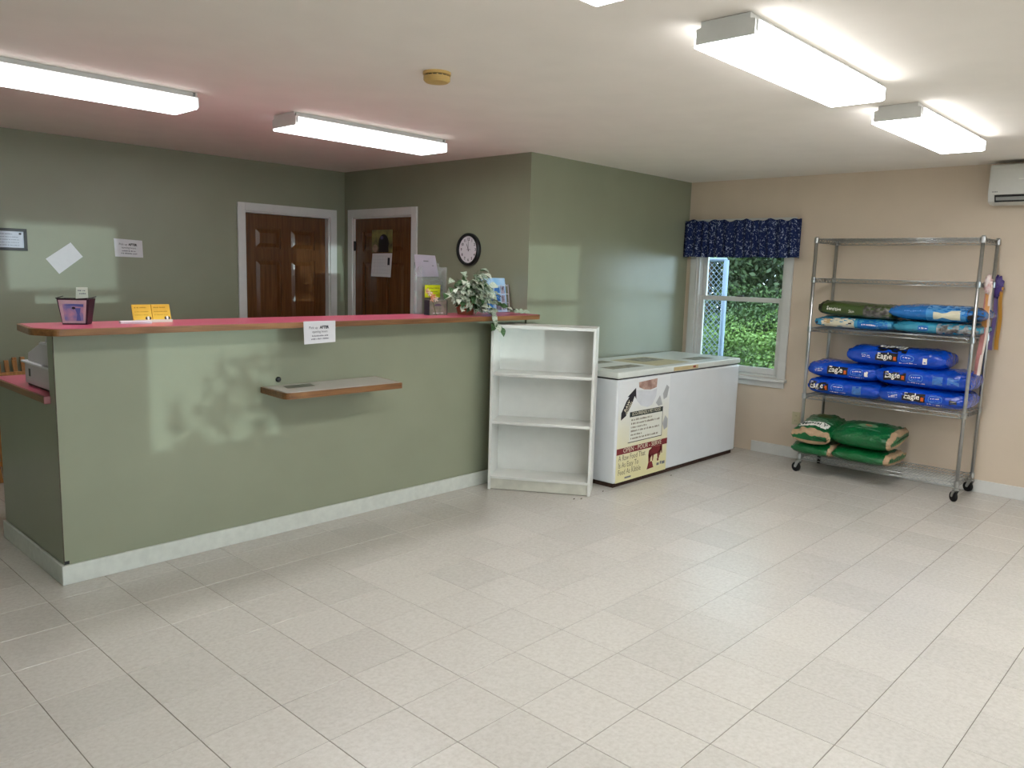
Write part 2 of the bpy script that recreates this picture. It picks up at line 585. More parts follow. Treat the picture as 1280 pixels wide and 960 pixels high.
# ------------------------------------------------------------------ ceiling fluorescent fixtures
def diffuser_mat(name, LAMP):
    M = bpy.data.materials.new(name)
    M.use_nodes = True
    b = M.node_tree.nodes['Principled BSDF']
    b.inputs['Base Color'].default_value = (.9, .9, .9, 1)
    b.inputs['Roughness'].default_value = .3
    b.inputs['Emission Color'].default_value = (.97, .985, 1., 1)
    b.inputs['Emission Strength'].default_value = LAMP
    return M
DIFF_F = diffuser_mat('lit_diffuser', LAMP_FRONT)
SIDE_F = diffuser_mat('prismatic_side', 6.6)
SIDE_B = diffuser_mat('prismatic_side_older_tubes', 1.2)
DIFF_B = diffuser_mat('lit_diffuser_older_tubes', LAMP_BACK)
def fixture(x0, x1, y0, y1, label):
    DIFF = DIFF_B if y0 > 3 else DIFF_F
    SIDE = SIDE_B if y0 > 3 else SIDE_F
    t = thing('ceiling_light', label, 'ceiling light', ((x0 + x1) / 2, (y0 + y1) / 2, H), group='fluorescent ceiling lights')
    zb = 2.382
    mbox(x0 + .012, x1 - .012, y0 + .006, y1 - .006, zb + .0205, zb + .060).box(x0 + .02, x1 - .02, y0 + .035, y1 - .035, zb + .060, H).build('housing', TRIM, t)
    # wrap-around diffuser: a shallow tray open at the ends
    e = .004
    poly = [(y0 + .003, zb + .020), (y0 + .003, zb + .006), (y0 + .010, zb), (y1 - .010, zb), (y1 - .003, zb + .006), (y1 - .003, zb + .020)]
    MB().prism_x(poly, x0 + .012, x1 - .012).build('diffuser', DIFF, t)
    for ya in (y0, y1 - .002):
        mbox(x0 + .012, x1 - .012, ya, ya + .002, zb + .004, zb + .056).build('prismatic_side', SIDE, t)
    for xa, xb in ((x0, x0 + .011), (x1 - .011, x1)):
        p2 = [(y0 + .012, zb + .010), (y1 - .012, zb + .010), (y1 - .012, zb + .062), (y1 - .03, zb + .066), (y1 - .03, H - .002), (y0 + .03, H - .002), (y0 + .03, zb + .066), (y0 + .012, zb + .062)]
        MB().prism_x(p2, xa, xb).build('end_cap', TRIM, t)
    return t
fixture(2.58, 3.82, 1.332, 1.580, 'fluorescent ceiling light, largest of those in view at upper right')
fixture(4.33, 5.54, 1.322, 1.572, 'fluorescent ceiling light nearest the wall air conditioner')
fixture(.80, 2.022, 4.20, 4.480, 'long fluorescent ceiling light at the upper left edge of the picture')
fixture(2.60, 3.785, 4.200, 4.480, 'fluorescent ceiling light over the counter, in front of the two wooden doors')
fixture(.80, 2.022, 1.335, 1.582, 'fluorescent ceiling light of which only a corner shows at the top edge')

for xa, xb, lab in ((.80, 2.022, 'left'), (2.58, 3.82, 'middle'), (4.33, 5.54, 'right')):  # extra unseen row, added to brighten the front floor and ceiling
    fixture(xa, xb, -1.56, -1.312, 'added unseen fluorescent ceiling light behind the viewer, %s one of its row' % lab)

# ------------------------------------------------------------------ smoke detector
t = thing('smoke_detector', 'yellowed round smoke detector on the ceiling', 'smoke detector', (2.50, 2.86, H))
YEL = mat('yellowed_plastic', (206, 172, 104), .5, .4, noise=.06, nscale=30)
MB().lathe([(.0, 0), (.064, 0), (.064, -.012), (.058, -.014), (0, -.014)], (2.50, 2.86, H), 28).build('mount', YEL, t, smooth=False)
MB().lathe([(.052, -.013), (.052, -.018), (.061, -.020), (.061, -.036), (.052, -.044), (.02, -.047), (0, -.047)], (2.50, 2.86, H), 28).build('body', YEL, t)
for k in range(14):
    a = 2 * PI * k / 14
    c, s_ = math.cos(a), math.sin(a)
    mb = mbox(-.008, .008, .050, .0535, -.0185, -.0135)
    mb.map(lambda x, y, z: (2.50 + x * c - y * s_, 2.86 + x * s_ + y * c, H + z)).build('vent_slot', BLACK, t)

# ------------------------------------------------------------------ reception counter
t = thing('reception_counter', 'long sage green painted reception counter wall', 'counter', (xL, yc, 0))
mbox(xL, xC - .004, yc, yc + .085, 0, 1.2310).build('front_panel', GREEN, t)
mbox(xL, xL + .09, yc + .085, 5.075, 0, .888).build('end_panel', GREEN, t)
mbox(xL - .016, 4.50, yc - .016, yc - .001, 0, .0985).build('baseboard', TRIMB, t, bevel=.004)
mbox(xL - .016, xL - .001, yc - .001, 5.075, 0, .0985).build('baseboard', TRIMB, t, bevel=.004)
# chipped corner bead
t2 = mbox(xL - .002, xL + .001, yc - .002, yc + .001, .11, 1.22).build('corner_bead', mat('exposed_corner_bead', (92, 80, 66), .7, .3, noise=.5, nscale=30), t)
mbox(xL - .001, xL + .022, yc - .0015, yc + .0, .1, .116).build('paint_chip', BLACK, t)

def rounded_poly(pts, rad, n=6):
    out = []
    N = len(pts)
    for i in range(N):
        p0, p, p1 = Vector(pts[i - 1]), Vector(pts[i]), Vector(pts[(i + 1) % N])
        r = rad[i]
        if r <= 0:
            out.append(tuple(p))
            continue
        a = p + (p0 - p).normalized() * r
        b = p + (p1 - p).normalized() * r
        for k in range(n + 1):
            s = k / n
            out.append(tuple((1 - s) ** 2 * a + 2 * s * (1 - s) * p + s * s * b))
    return out
def offset_poly(poly, e):
    N = len(poly)
    out = []
    for i in range(N):
        p0, p, p1 = Vector(poly[i - 1]), Vector(poly[i]), Vector(poly[(i + 1) % N])
        d0, d1 = (p - p0), (p1 - p)
        d0 = d0.normalized() if d0.length > 1e-9 else d1.normalized()
        d1 = d1.normalized() if d1.length > 1e-9 else d0
        n0, n1 = Vector((-d0.y, d0.x)), Vector((-d1.y, d1.x))
        nn = (n0 + n1)
        nn = nn / max(nn.length, 1e-6)
        k = 1 / max(.3, nn.dot(n0))
        out.append(tuple(p + nn * e * k))
    return out
CT = thing('countertop', 'long red laminate countertop with oak edge on the reception counter', 'countertop', (2.8, 4.13, 1.2325))
pl = rounded_poly([(1.118, 4.040), (1.190, 3.912), (4.470, 3.912), (4.518, 3.950), (4.518, 4.360), (1.150, 4.360)], [0.03, .03, .02, .02, 0, .03])
MB().prism(pl, 1.2335, 1.2655).build('wood_edge', OAK, CT, bevel=.003)
MB().prism(offset_poly(pl, .014), 1.2655, 1.2672).build('laminate_top', RED, CT)
# lower work surface behind
LC = thing('lower_countertop', 'lower red laminate work surface behind the counter, cash register on it', 'countertop', (1.9, 4.62, .90))
pl = [(1.205, 4.197), (4.40, 4.197), (4.40, 5.085), (1.205, 5.085)]
MB().prism(pl, .8895, .922).build('wood_edge', OAKY, LC, bevel=.003)
MB().prism(offset_poly(pl, .012), .922, .9236).build('laminate_top', RED, LC)
mbox(1.204, 1.24, 4.186, 4.1965, .888, .924).build('edge_cap', mat('pink_edge_cap', (178, 118, 120), .5, .4), LC, bevel=.003)

# writing shelf
WS = thing('writing_shelf', 'small white topped writing ledge with oak edge on the green counter front', 'shelf', (2.68, yc, .865))
pl = rounded_poly([(2.292, yc - .001), (2.268, 3.800), (3.060, 3.775), (3.105, yc - .001)], [0, .06, .012, 0])
MB().prism(pl, .853, .8885).build('oak_edge', OAK, WS, bevel=.003)
MB().prism(offset_poly(pl, .016), .8885, .8902).build('laminate_top', mat('white_shelf_laminate', (222, 218, 214), .25, .5, noise=.03, nscale=20), WS)
mbox(2.42, 2.60, yc - .16, yc - .06, .8902, .8907).map(lambda x, y, z: (x + (y - yc) * .3, y, z)).build('worn_patch', mat('worn_grey_patch', (120, 124, 110), .5, .4, noise=.3, nscale=40), WS)
MB().lathe([(.016, 0), (.016, -.008), (.011, -.013), (0, -.013)], (2.405, yc - .0005, .922), 16, 'y').build('cable_hole_plug', BLACK, WS, smooth=True)

# ------------------------------------------------------------------ chest freezer
FZ = thing('chest_freezer', 'white chest freezer with a pet food poster on its front', 'freezer', (5.65, 3.7, 0))
fx0, fx1, fy0, fy1 = 4.725, 6.580, 3.355, 4.060
mbox(fx0, fx1, fy0, fy1, .034, .815).build('cabinet', FREEZ, FZ, bevel=.018, seg=3)
mbox(fx0 + .02, fx1 - .02, fy0 + .02, fy1 - .02, .0, .034).build('rusty_base', RUST, FZ)
mbox(fx0 + .012, fx1 - .012, fy0 + .012, fy1 - .012, .8155, .8245).build('gasket', BLACK, FZ)
lid = mbox(fx0 - .004, fx1 + .004, fy0 - .006, fy1, .825, .873).build('lid', LIDM, FZ, bevel=.014, seg=3)
mbox(5.47, 5.84, fy0 - .0085, fy0 - .0058, .832, .862).build('lid_handle_strip', mat('yellowed_strip', (206, 186, 140), .5, .4, noise=.1, nscale=20), lid)
mbox(5.76, 5.80, fy0 - .0105, fy0 - .0086, .842, .858).build('lock_badge', mat('rust_red_badge', (150, 62, 40), .5, .4), lid, bevel=.0008)
STK = mat('worn_dark_sticker', (116, 118, 104), .6, .3, noise=.3, nscale=25, col2=(168, 166, 150))
STK2 = mat('cream_sticker', (206, 198, 160), .6, .3, noise=.15, nscale=25)
def quad_flat(pts, z, mt, name, par):
    MB().add([(x, y, z) for x, y in pts], [(0, 1, 2, 3)]).build(name, mt, par)
LT = .8733
quad_flat([(4.86, 3.50), (5.26, 3.49), (5.26, 3.62), (4.86, 3.63)], LT, STK, 'sticker', lid)
quad_flat([(4.98, 3.80), (5.28, 3.80), (5.28, 3.92), (4.98, 3.92)], LT, STK, 'sticker', lid)
quad_flat([(5.36, 3.44), (5.86, 3.44), (5.86, 3.90), (5.36, 3.90)], LT, STK2, 'sticker', lid)
quad_flat([(5.50, 3.66), (5.82, 3.66), (5.82, 3.86), (5.50, 3.86)], LT + .0006, STK, 'sticker_print', lid)
quad_flat([(6.02, 3.48), (6.34, 3.48), (6.34, 3.62), (6.02, 3.62)], LT, STK, 'sticker', lid)

# poster on the freezer front (flat print, layered)
px0, px1, pz0, pz1 = 4.745, 5.432, .036, .808
def PF(k):
    return lambda p, q: (px0 + (px1 - px0) * p, fy0 - .0004 - .0006 * k, pz1 - (pz1 - pz0) * q)
def poster_mat():
    M = mat('poster_print', (228, 219, 168), .35, .4)
    nt = M.node_tree
    b = nt.nodes['Principled BSDF']
    tc = nt.nodes.new('ShaderNodeTexCoord')
    sp = nt.nodes.new('ShaderNodeSeparateXYZ')
    nt.links.new(tc.outputs['Generated'], sp.inputs[0])
    n = nt.nodes.new('ShaderNodeTexNoise')
    n.inputs['Scale'].default_value = 3
    nt.links.new(tc.outputs['Generated'], n.inputs['Vector'])
    ad = nt.nodes.new('ShaderNodeMath')
    ad.operation = 'MULTIPLY_ADD'
    ad.inputs[1].default_value = .3
    nt.links.new(n.outputs['Fac'], ad.inputs[0])
    nt.links.new(sp.outputs['Z'], ad.inputs[2])
    rp = nt.nodes.new('ShaderNodeValToRGB')
    e = rp.color_ramp.elements
    e[0].position = .30
    e[0].color = (*s2l((228, 220, 170)), 1)
    e[1].position = .95
    e[1].color = (*s2l((226, 228, 228)), 1)
    nt.links.new(ad.outputs[0], rp.inputs[0])
    nt.links.new(rp.outputs[0], b.inputs['Base Color'])
    return M
pm = MB()
pm.box(px0, px1, fy0 - .0006, fy0 + .001, pz0, pz1)
poster = pm.build('poster', poster_mat(), FZ)
PW, PH = px1 - px0, pz1 - pz0
def PT(k):    # metres from the poster's left top corner: x right, y up (negative down)
    return lambda x, y: (px0 + x, fy0 - .0004 - .0006 * k, pz1 + y)
MAROON = mat('maroon_print', (128, 44, 48), .5, .4, noise=.1, nscale=30)
DKGREEN = mat('dark_band_print', (38, 48, 46), .5, .4)
CREAMP = mat('cream_print', (232, 226, 200), .5, .4)
TAUPE = mat('taupe_print', (116, 104, 82), .5, .4)
SKIN = mat('warm_brown_print', (196, 166, 152), .5, .4, noise=.3, nscale=18, col2=(150, 116, 104))
GRYP = mat('grey_print', (180, 182, 182), .5, .4, noise=.15, nscale=14)
PALE = mat('pale_grey_print', (214, 216, 220), .5, .4, noise=.1, nscale=12)
poly_on(MB(), [(.36, .035), (.73, .02), (.72, .11), (.60, .125), (.47, .115), (.37, .085)], PF(1)).build('pouring_hand_print', SKIN, poster)
poly_on(MB(), [(.31, .11), (.46, .12), (.62, .14), (.73, .12), (.72, .20), (.64, .285), (.55, .30), (.42, .27), (.33, .21)], PF(1)).build('bag_print', PALE, poster)
poly_on(MB(), [(.86, .19), (.93, .10), (.985, .13), (.95, .23), (.88, .25)], PF(1)).build('paw_print', GRYP, poster)
poly_on(MB(), [(.88, .50), (.93, .42), (.99, .46), (.99, .55), (.92, .57)], PF(1)).build('paw_print', GRYP, poster)
poly_on(MB(), [(.72, .27), (.80, .20), (.86, .30), (.78, .31)], PF(1)).build('paw_print', GRYP, poster)
# arrow
poly_on(MB(), [(.05, .385), (.052, .315), (.14, .205), (.19, .165), (.155, .165), (.31, .085), (.325, .20), (.29, .165), (.245, .24), (.14, .35)], PF(2)).build('arrow_print', mat('black_print', (40, 36, 42), .5, .4), poster)
mb = MB()
ang = math.atan2((.335 - .20) * PH, (.26 - .11) * PW)
def arrow_fn(x, y):
    c, s_ = math.cos(.93), math.sin(.93)
    return PT(3)(.065 + .014 + x * c - y * s_, -.245 + x * s_ + y * c)
text_on(mb, 'RAW', .042, arrow_fn, 0.008, -.008, bold=.0006)
text_on(mb, 'FROZEN', .030, arrow_fn, 0.0, -.036, bold=.0004)
mb.build('arrow_lettering', CREAMP, poster)
rect_on(MB(), .215 * PW, .875 * PW, -.37 * PH, -.32 * PH, PT(2)).build('heading_band', DKGREEN, poster)
text_on(MB(), 'ECO-FRIENDLY PET FOOD', .036, PT(3), .545 * PW, -.358 * PH, 'CENTER', .0, .92).build('heading_lettering', CREAMP, poster)
rect_on(MB(), .22 * PW, .87 * PW, -.62 * PH, -.37 * PH, PT(1)).build('list_panel', mat('list_panel_print', (226, 226, 214), .5, .4), poster)
mb = MB()
rect_on(mb, .868 * PW, .876 * PW, -.62 * PH, -.37 * PH, PT(2))
rect_on(mb, .20 * PW, .876 * PW, -.626 * PH, -.619 * PH, PT(2))
mb.build('list_rule', INK, poster)
mb = MB()
rnd = random.Random(3)
for k, L_ in enumerate((.40, .56, .30, .55, .20, .54)):     # the list: too small to read, rows of short strokes
    x = .25 * PW
    y = -(.405 + .037 * k) * PH
    while x < (.25 + L_) * PW:
        wv = rnd.uniform(.006, .011)
        rect_on(mb, x, x + wv, y - .004, y + rnd.uniform(.006, .011), PT(2))
        x += wv + rnd.choice((.004, .004, .012))
q = mb.build('list_lettering', TAUPE, poster)
q['kind'] = 'stuff'
rect_on(MB(), 0, PW, -.724 * PH, -.663 * PH, PT(2)).build('slogan_band', MAROON, poster)
text_on(MB(), 'OPEN - POUR - SERVE', .050, PT(3), .5 * PW, -.711 * PH, 'CENTER', .0, 1.08).build('slogan_lettering', CREAMP, poster)
mb = MB()
for k, s_ in enumerate(('A Raw Food That', 'Is As Easy To', 'Feed As Kibble')):
    text_on(mb, s_, .060, PT(2), .04 * PW, -(.788 + .070 * k) * PH, wide=.82)
mb.build('tagline_lettering', TAUPE, poster)
mb = MB()
rect_on(mb, .17 * PW, .29 * PW, -.975 * PH, -.958 * PH, PT(2))
rect_on(mb, .80 * PW, .85 * PW, -.93 * PH, -.905 * PH, PT(2))
rect_on(mb, .87 * PW, .90 * PW, -.925 * PH, -.895 * PH, PT(2))
rect_on(mb, .91 * PW, .97 * PW, -.93 * PH, -.90 * PH, PT(2))
q = mb.build('small_print', GREYINK, poster)
q['kind'] = 'stuff'
# dog eating from a bowl, plain silhouette made of convex pieces
mb = MB()
for q in ([(.68, .725), (.88, .725), (.89, .775), (.84, .80), (.70, .815)], [(.63, .75), (.69, .73), (.71, .80), (.66, .84), (.62, .80)],
          [(.62, .79), (.67, .80), (.665, .87), (.63, .875)], [(.70, .80), (.735, .80), (.72, .87), (.705, .87)], [(.80, .79), (.84, .78), (.845, .85), (.815, .87)],
          [(.84, .77), (.88, .76), (.862, .83), (.85, .83)], [(.86, .73), (.90, .72), (.905, .81), (.89, .81)],
          [(.63, .875), (.70, .87), (.735, .94), (.60, .945)], [(.80, .86), (.83, .85), (.84, .88), (.81, .885)]):
    poly_on(mb, q, PF(3))
mb.build('dog_print', MAROON, poster)

# ------------------------------------------------------------------ bookcase (stands askew between counter and freezer)
ax = Vector((.406, -.631, 0)).normalized()
ang = math.atan2(ax.y, ax.x)
BW, BD, BH = .748, .255, 1.205
BK = thing('bookcase', 'empty white laminate bookcase with three compartments beside the freezer', 'bookcase', (4.019, 3.972, 0), (0, 0, ang))
def bb(n, *a, **k):
    return mbox(*a).build(n, k.get('m', WHITE), BK, bevel=k.get('b', .0015), local=True)
bb('side_panel', 0, .019, 0, BD, 0, BH)
bb('side_panel', BW - .019, BW, 0, BD, 0, BH)
bb('top_panel', .019, BW - .019, 0, BD, BH - .022, BH)
bb('back_panel', .019, BW - .019, BD - .008, BD - .002, .03, BH - .022)
for z in (.858, .508):
    bb('shelf', .019, BW - .019, .004, BD - .009, z - .02, z)
bb('bottom_shelf', .019, BW - .019, 0.0, BD - .009, .082, .100)
bb('kickboard', .019, BW - .019, .010, .024, .004, .082, m=mat('aged_white_laminate', (212, 210, 196), .45, .4, noise=.12, nscale=14))
for k in range(3):
    a = [(.57, -.05), (.60, -.055), (.66, .0)][k]
mbf = MB()
# a few brown leaf crumbs left on the floor by the bookcase
for x, y, lab in ((4.28, 3.375, 'tiny brown crumb on the floor in front of the bookcase, the left of two'), (4.325, 3.345, 'tiny brown crumb on the floor in front of the bookcase, the right of two'), (4.60, 3.36, 'tiny brown crumb on the floor between bookcase and freezer'), (5.40, 3.28, 'tiny brown crumb on the floor below the freezer poster')):
    tag(MB().prism([(x, y), (x + .022, y + .004), (x + .03, y + .014), (x + .012, y + .012)], .0004, .0016).build('leaf_crumb', RUST), lab, 'debris', 'brown crumbs on the floor')

# ------------------------------------------------------------------ wire shelving rack
RX0, RX1, RY0, RY1 = 6.352, 6.770, 1.468, 2.648
RK = thing('wire_rack', 'chrome wire shelving rack on casters holding pet food bags', 'shelving', ((RX0 + RX1) / 2, (RY0 + RY1) / 2, 0))
PO = [(RX0, RY0), (RX0, RY1), (RX1, RY0), (RX1, RY1)]
SHZ = [.150, .655, 1.205, 1.600, 1.912]     # top surface of each shelf
for x, y in PO:
    MB().tube([(x, y, .105), (x, y, 1.925)], .0128, 12).build('post', CHROME, RK, smooth=True)
    c = MB()
    # caster: stem, fork and wheel
    ca = random.Random(int(x * 100 + y * 10)).uniform(-.5, .5)
    cs, sn = math.cos(ca + .9), math.sin(ca + .9)
    def loc(px, py, pz, x=x, y=y, cs=cs, sn=sn):
        return (x + px * cs - py * sn, y + px * sn + py * cs, pz)
    st = MB().lathe([(0, .118), (.011, .118), (.011, .100), (.021, .098), (.021, .090), (0, .090)], (0, 0, 0), 14)
    st.map(loc)
    cst = st.build('caster', CHROME, RK, smooth=False)
    fk = MB()
    for s_ in (-1, 1):
        fk.prism_y([(-.016, .092), (.018, .092), (.034, .045), (.028, .034), (.014, .036)], s_ * .0165 - .0015, s_ * .0165 + .0015)
    fk.map(loc).build('fork', CHROME, cst)
    MB().lathe([(.014, -.012), (.034, -.013), (.0385, -.008), (.0385, .008), (.034, .013), (.014, .012)], (.024, 0, .0385), 24, 'y').map(loc).build('wheel', RUBBER, cst, smooth=False)
for z in SHZ:
    for x, y in PO:
        MB().lathe([(.0135, .012), (.0175, .010), (.0185, -.030), (.0135, -.032)], (x, y, z - .006), 14).build('collar', CHROME, RK, smooth=False)
    sh = MB()
    r = .0033
    zt, zl = z - .005, z - .034
    for (a, b) in (((RX0, RY0), (RX0, RY1)), ((RX1, RY0), (RX1, RY1)), ((RX0, RY0), (RX1, RY0)), ((RX0, RY1), (RX1, RY1))):
        for zz in (zt, zl):
            sh.tube([(a[0], a[1], zz), (b[0], b[1], zz)], r, 6)
    frame = sh.build('shelf_frame', CHROME, RK, smooth=True)
    zg = MB()
    n = 40
    for x in (RX0, RX1):
        pts = [(x, RY0 + .02 + (RY1 - RY0 - .04) * i / n, zt if i % 2 else zl) for i in range(n + 1)]
        zg.tube(pts, .0032, 5)
    n = 14
    for y in (RY0, RY1):
        pts = [(RX0 + .02 + (RX1 - RX0 - .04) * i / n, y, zt if i % 2 else zl) for i in range(n + 1)]
        zg.tube(pts, .0032, 5)
    q = zg.build('truss_wire', CHROME, frame, smooth=True)
    gd = MB()
    n = 48
    for i in range(1, n):
        y = RY0 + (RY1 - RY0) * i / n
        gd.tube([(RX0, y, z - .0024), (RX1, y, z - .0024)], .0023, 5)
    for i in range(1, 4):
        x = RX0 + (RX1 - RX0) * i / 4
        gd.tube([(x, RY0, z - .0065), (x, RY1, z - .0065)], .0026, 5)
    q = gd.build('wire_grid', CHROME, frame, smooth=True)
    q['kind'] = 'stuff'

# ------------------------------------------------------------------ bags
class Bag:
    def __init__(s, name, label, cat, c, L, W, Hh, mt, rot=(0, 0, 0), group=None, n=2.5, endflat=.12, seed=0, wr=.006, puff=4.0, sag=0., seamz=0.0):
        """lying bag, long axis along local -y (reads left to right from the camera), depth along x; c = centre of the underside"""
        s.L, s.W, s.H, s.n, s.ef, s.puff, s.wr, s.sag = L, W, Hh, n, endflat, puff, wr, sag
        r = random.Random(seed)
        s.ph = [r.uniform(0, 6.28) for _ in range(12)]
        s.t = thing(name, label, cat, c, rot, group)
        s.mt = mt
        NS, NA = 56, 44
        vs, fs = [], []
        ss = [math.sin((i / NS - .5) * PI) for i in range(NS + 1)]
        for sv in ss:
            for k in range(NA):
                a = 2 * PI * k / NA
                vs.append(s.P(sv, a))
        for i in range(NS):
            for k in range(NA):
                a, b = i * NA + k, i * NA + (k + 1) % NA
                fs.append((a, b, b + NA, a + NA))
        fs.append(tuple(range(NA))[::-1])
        fs.append(tuple(range(NS * NA, (NS + 1) * NA)))
        s.body = MB().add(vs, fs).build('body', mt, s.t, local=True, smooth=True)
    def hs(s, sv):
        k = (1 - abs(sv) ** s.puff) ** .5 if abs(sv) < 1 else 0
        return s.ef + (1 - s.ef) * k
    def ws(s, sv):
        return 1 - .05 * (1 - abs(sv)) ** 2 - .10 * abs(sv) ** 8
    def wrk(s, y, q):
        p = s.ph
        e = .4 + 1.2 * abs(2 * y / s.L) ** 2
        return s.wr * e * (.5 * math.sin(21 * y + 5 * q + p[0]) + .4 * math.sin(47 * y - 9 * q + p[1]) + .35 * math.sin(13 * y * 6 + 31 * q + p[2]) + .3 * math.sin(90 * y + 60 * q + p[3]))
    def P(s, sv, a):
        ca, sa = math.cos(a), math.sin(a)
        e = 2 / s.n
        x = s.W / 2 * s.ws(sv) * math.copysign(abs(ca) ** e, ca)
        z = s.H / 2 * s.hs(sv) * math.copysign(abs(sa) ** e, sa)
        y = -s.L / 2 * sv
        k = s.wrk(y, a)
        rr = math.hypot(x, z) + 1e-6
        x, z = x * (1 + k / max(rr, .03) * .6), z + (k if sa > -.5 else 0)
        zc = s.H / 2 - s.sag * sv * sv
        return (x, y, zc + z)
    def front(s, off=.0016):
        """map (u right, v up from mid height) onto the camera-facing side"""
        def fn(u, v):
            sv = max(-.999, min(.999, 2 * u / s.L))
            hh = s.H / 2 * s.hs(sv)
            q = max(-.985, min(.985, v / hh))
            # angle whose z equals v
            sa = math.copysign(abs(q) ** (s.n / 2), q)
            a = PI - math.asin(max(-1, min(1, sa)))
            p0 = Vector(s.P(sv, a))
            p1 = Vector(s.P(sv, a + .02))
            p2 = Vector(s.P(min(.9995, sv + .01), a))
            nrm = (p1 - p0).cross(p2 - p0)
            if nrm.length > 1e-12:
                nrm.normalize()
                cc = Vector((0, p0.y, s.H / 2))
                if nrm.dot(p0 - cc) < 0:
                    nrm = -nrm
            return tuple(p0 + nrm * off)
        return fn
    def top(s, off=.0016):
        """map (u right, v away from camera) onto the upper side"""
        def fn(u, v):
            sv = max(-.999, min(.999, 2 * u / s.L))
            ww = s.W / 2 * s.ws(sv)
            q = max(-.98, min(.98, v / ww))
            ca = math.copysign(abs(q) ** (s.n / 2), q)
            a = math.acos(max(-1, min(1, ca)))
            p0 = Vector(s.P(sv, a))
            return (p0.x, p0.y, p0.z + off)
        return fn
    def patch(s, name, mt, u0, u1, v0, v1, k=1, side='front', nx=16, ny=8):
        fn = (s.front if side == 'front' else s.top)(.0012 * k)
        return rect_on(MB(), u0, u1, v0, v1, fn, nx, ny).build(name, mt, s.body, local=True, smooth=True)
    def letter(s, name, mt, body, size, u, v, k=4, side='front', align='CENTER', bold=.0, rot=False, wide=1.):
        fn = (s.front if side == 'front' else s.top)(.0012 * k)
        f2 = (lambda a, b: fn(2 * u - a, 2 * v - b)) if rot else fn
        return text_on(MB(), body, size, f2, u, v, align, bold, wide).build(name, mt, s.body, local=True)
    def strokes(s, name, mt, u0, u1, v, h=.006, k=2, seed=1):
        r = random.Random(seed)
        fn = s.front(.0012 * k)
        mb = MB()
        x = u0
        while x < u1:
            wv = r.uniform(.005, .010)
            rect_on(mb, x, x + wv, v, v + r.uniform(.6, 1.) * h, fn)
            x += wv + r.choice((.003, .003, .008))
        q = mb.build(name, mt, s.body, local=True)
        q['kind'] = 'stuff'
        return q

BLUE = mat('glossy_blue_film', (10, 76, 200), .2, .5, noise=.35, nscale=5, coat=.3, bump=.9, bscale=26)
LBLUE = mat('light_blue_print', (84, 150, 222), .3, .5)
BBLACK = mat('black_label_print', (16, 14, 16), .3, .5)
LWHITE = mat('white_print', (238, 236, 228), .4, .4)
ORANGE = mat('orange_print', (206, 96, 30), .4, .4)
TAN = mat('tan_paper_band', (188, 158, 126), .6, .3, noise=.2, nscale=30)

def eagle_bag(label, y0, y1, z0, h, seed, logo_u, rz=0., x0=6.345, wd=.40, ry=0., upside=False, group='blue pet food bags', show=True, cut=False):
    L = abs(y0 - y1)
    b = Bag('pet_food_bag', label, 'food bag', (x0 + wd / 2, (y0 + y1) / 2, z0), L, wd, h, BLUE, (ry, 0, rz), group, n=2.6, seed=seed, puff=7., endflat=.36)
    lw, lh = .160, .060
    b.patch('logo_panel', BBLACK, logo_u - lw / 2, logo_u + lw / 2, -.028, .034, 1)
    b.letter('logo_lettering', LWHITE, 'Eagle', .060, logo_u - .014, -.010, 4, bold=.0008, wide=.90)
    b.patch('logo_mark', ORANGE, logo_u + .050, logo_u + .070, -.018, .010, 2, nx=2, ny=2)
    # oval product name outline and small print
    e = L / 2
    ou = logo_u + .150
    if ou + .05 < e:
        fn = b.front(.0024)
        mb = MB()
        pts = [(ou + .048 * math.copysign(abs(math.cos(a)) ** .6, math.cos(a)), .004 + .024 * math.copysign(abs(math.sin(a)) ** .6, math.sin(a))) for a in [2 * PI * k / 28 for k in range(28)]]
        ins = [(ou + (x - ou) * .93, .004 + (y - .004) * .87) for x, y in pts]
        vs = [fn(*p) for p in pts] + [fn(*p) for p in ins]
        mb.add(vs, [(i, (i + 1) % 28, 28 + (i + 1) % 28, 28 + i) for i in range(28)])
        mb.build('oval_outline', LBLUE, b.body, local=True)
        b.strokes('product_lettering', LWHITE, ou - .032, ou + .03, .006, .008, seed=seed)
        b.strokes('product_lettering', LBLUE, ou - .028, ou + .026, -.010, .006, seed=seed + 1)
        b.strokes('weight_lettering', LWHITE, logo_u + .095, min(ou + .06, e * .85), -.034, .005, seed=seed + 2)
    lu = logo_u - .150
    if lu - .04 > -e:
        for k in range(3):
            b.strokes('slogan_lettering', LWHITE if k else LBLUE, lu - .034 + .004 * k, lu + .03, .012 - .012 * k, .006, seed=seed + 5 + k)
    return b
B1 = eagle_bag('glossy blue food bag at the bottom left of the blue pile', 2.632, 2.070, .657, .152, 11, -.187)
B2 = eagle_bag('glossy blue food bag on the upper left of the blue pile, under the topmost bag', 2.640, 2.105, .800, .142, 12, -.025)
B3 = eagle_bag('glossy blue food bag at the bottom right of the blue pile, by the rack post', 2.076, 1.462, .657, .144, 13, -.05)
B4 = eagle_bag('glossy blue food bag at right, between the topmost and the bottom right blue bags', 2.110, 1.452, .794, .160, 14, -.185)
B5 = eagle_bag('topmost glossy blue food bag, lying across the blue pile', 2.345, 1.630, .935, .155, 15, -.055, x0=6.360, wd=.37)
B5.patch('top_logo_panel', BBLACK, -.14, .08, -.165, -.03, 1, 'top', 20, 10)
B5.letter('top_logo_lettering', LWHITE, 'Eagle', .10, -.035, -.06, 4, 'top', rot=True, bold=.002)
B5.patch('white_code_label', LWHITE, .205, .235, -.025, .018, 2, nx=3, ny=3)
B2.patch('white_code_label', LWHITE, .185, .212, -.022, .018, 2, nx=3, ny=3)
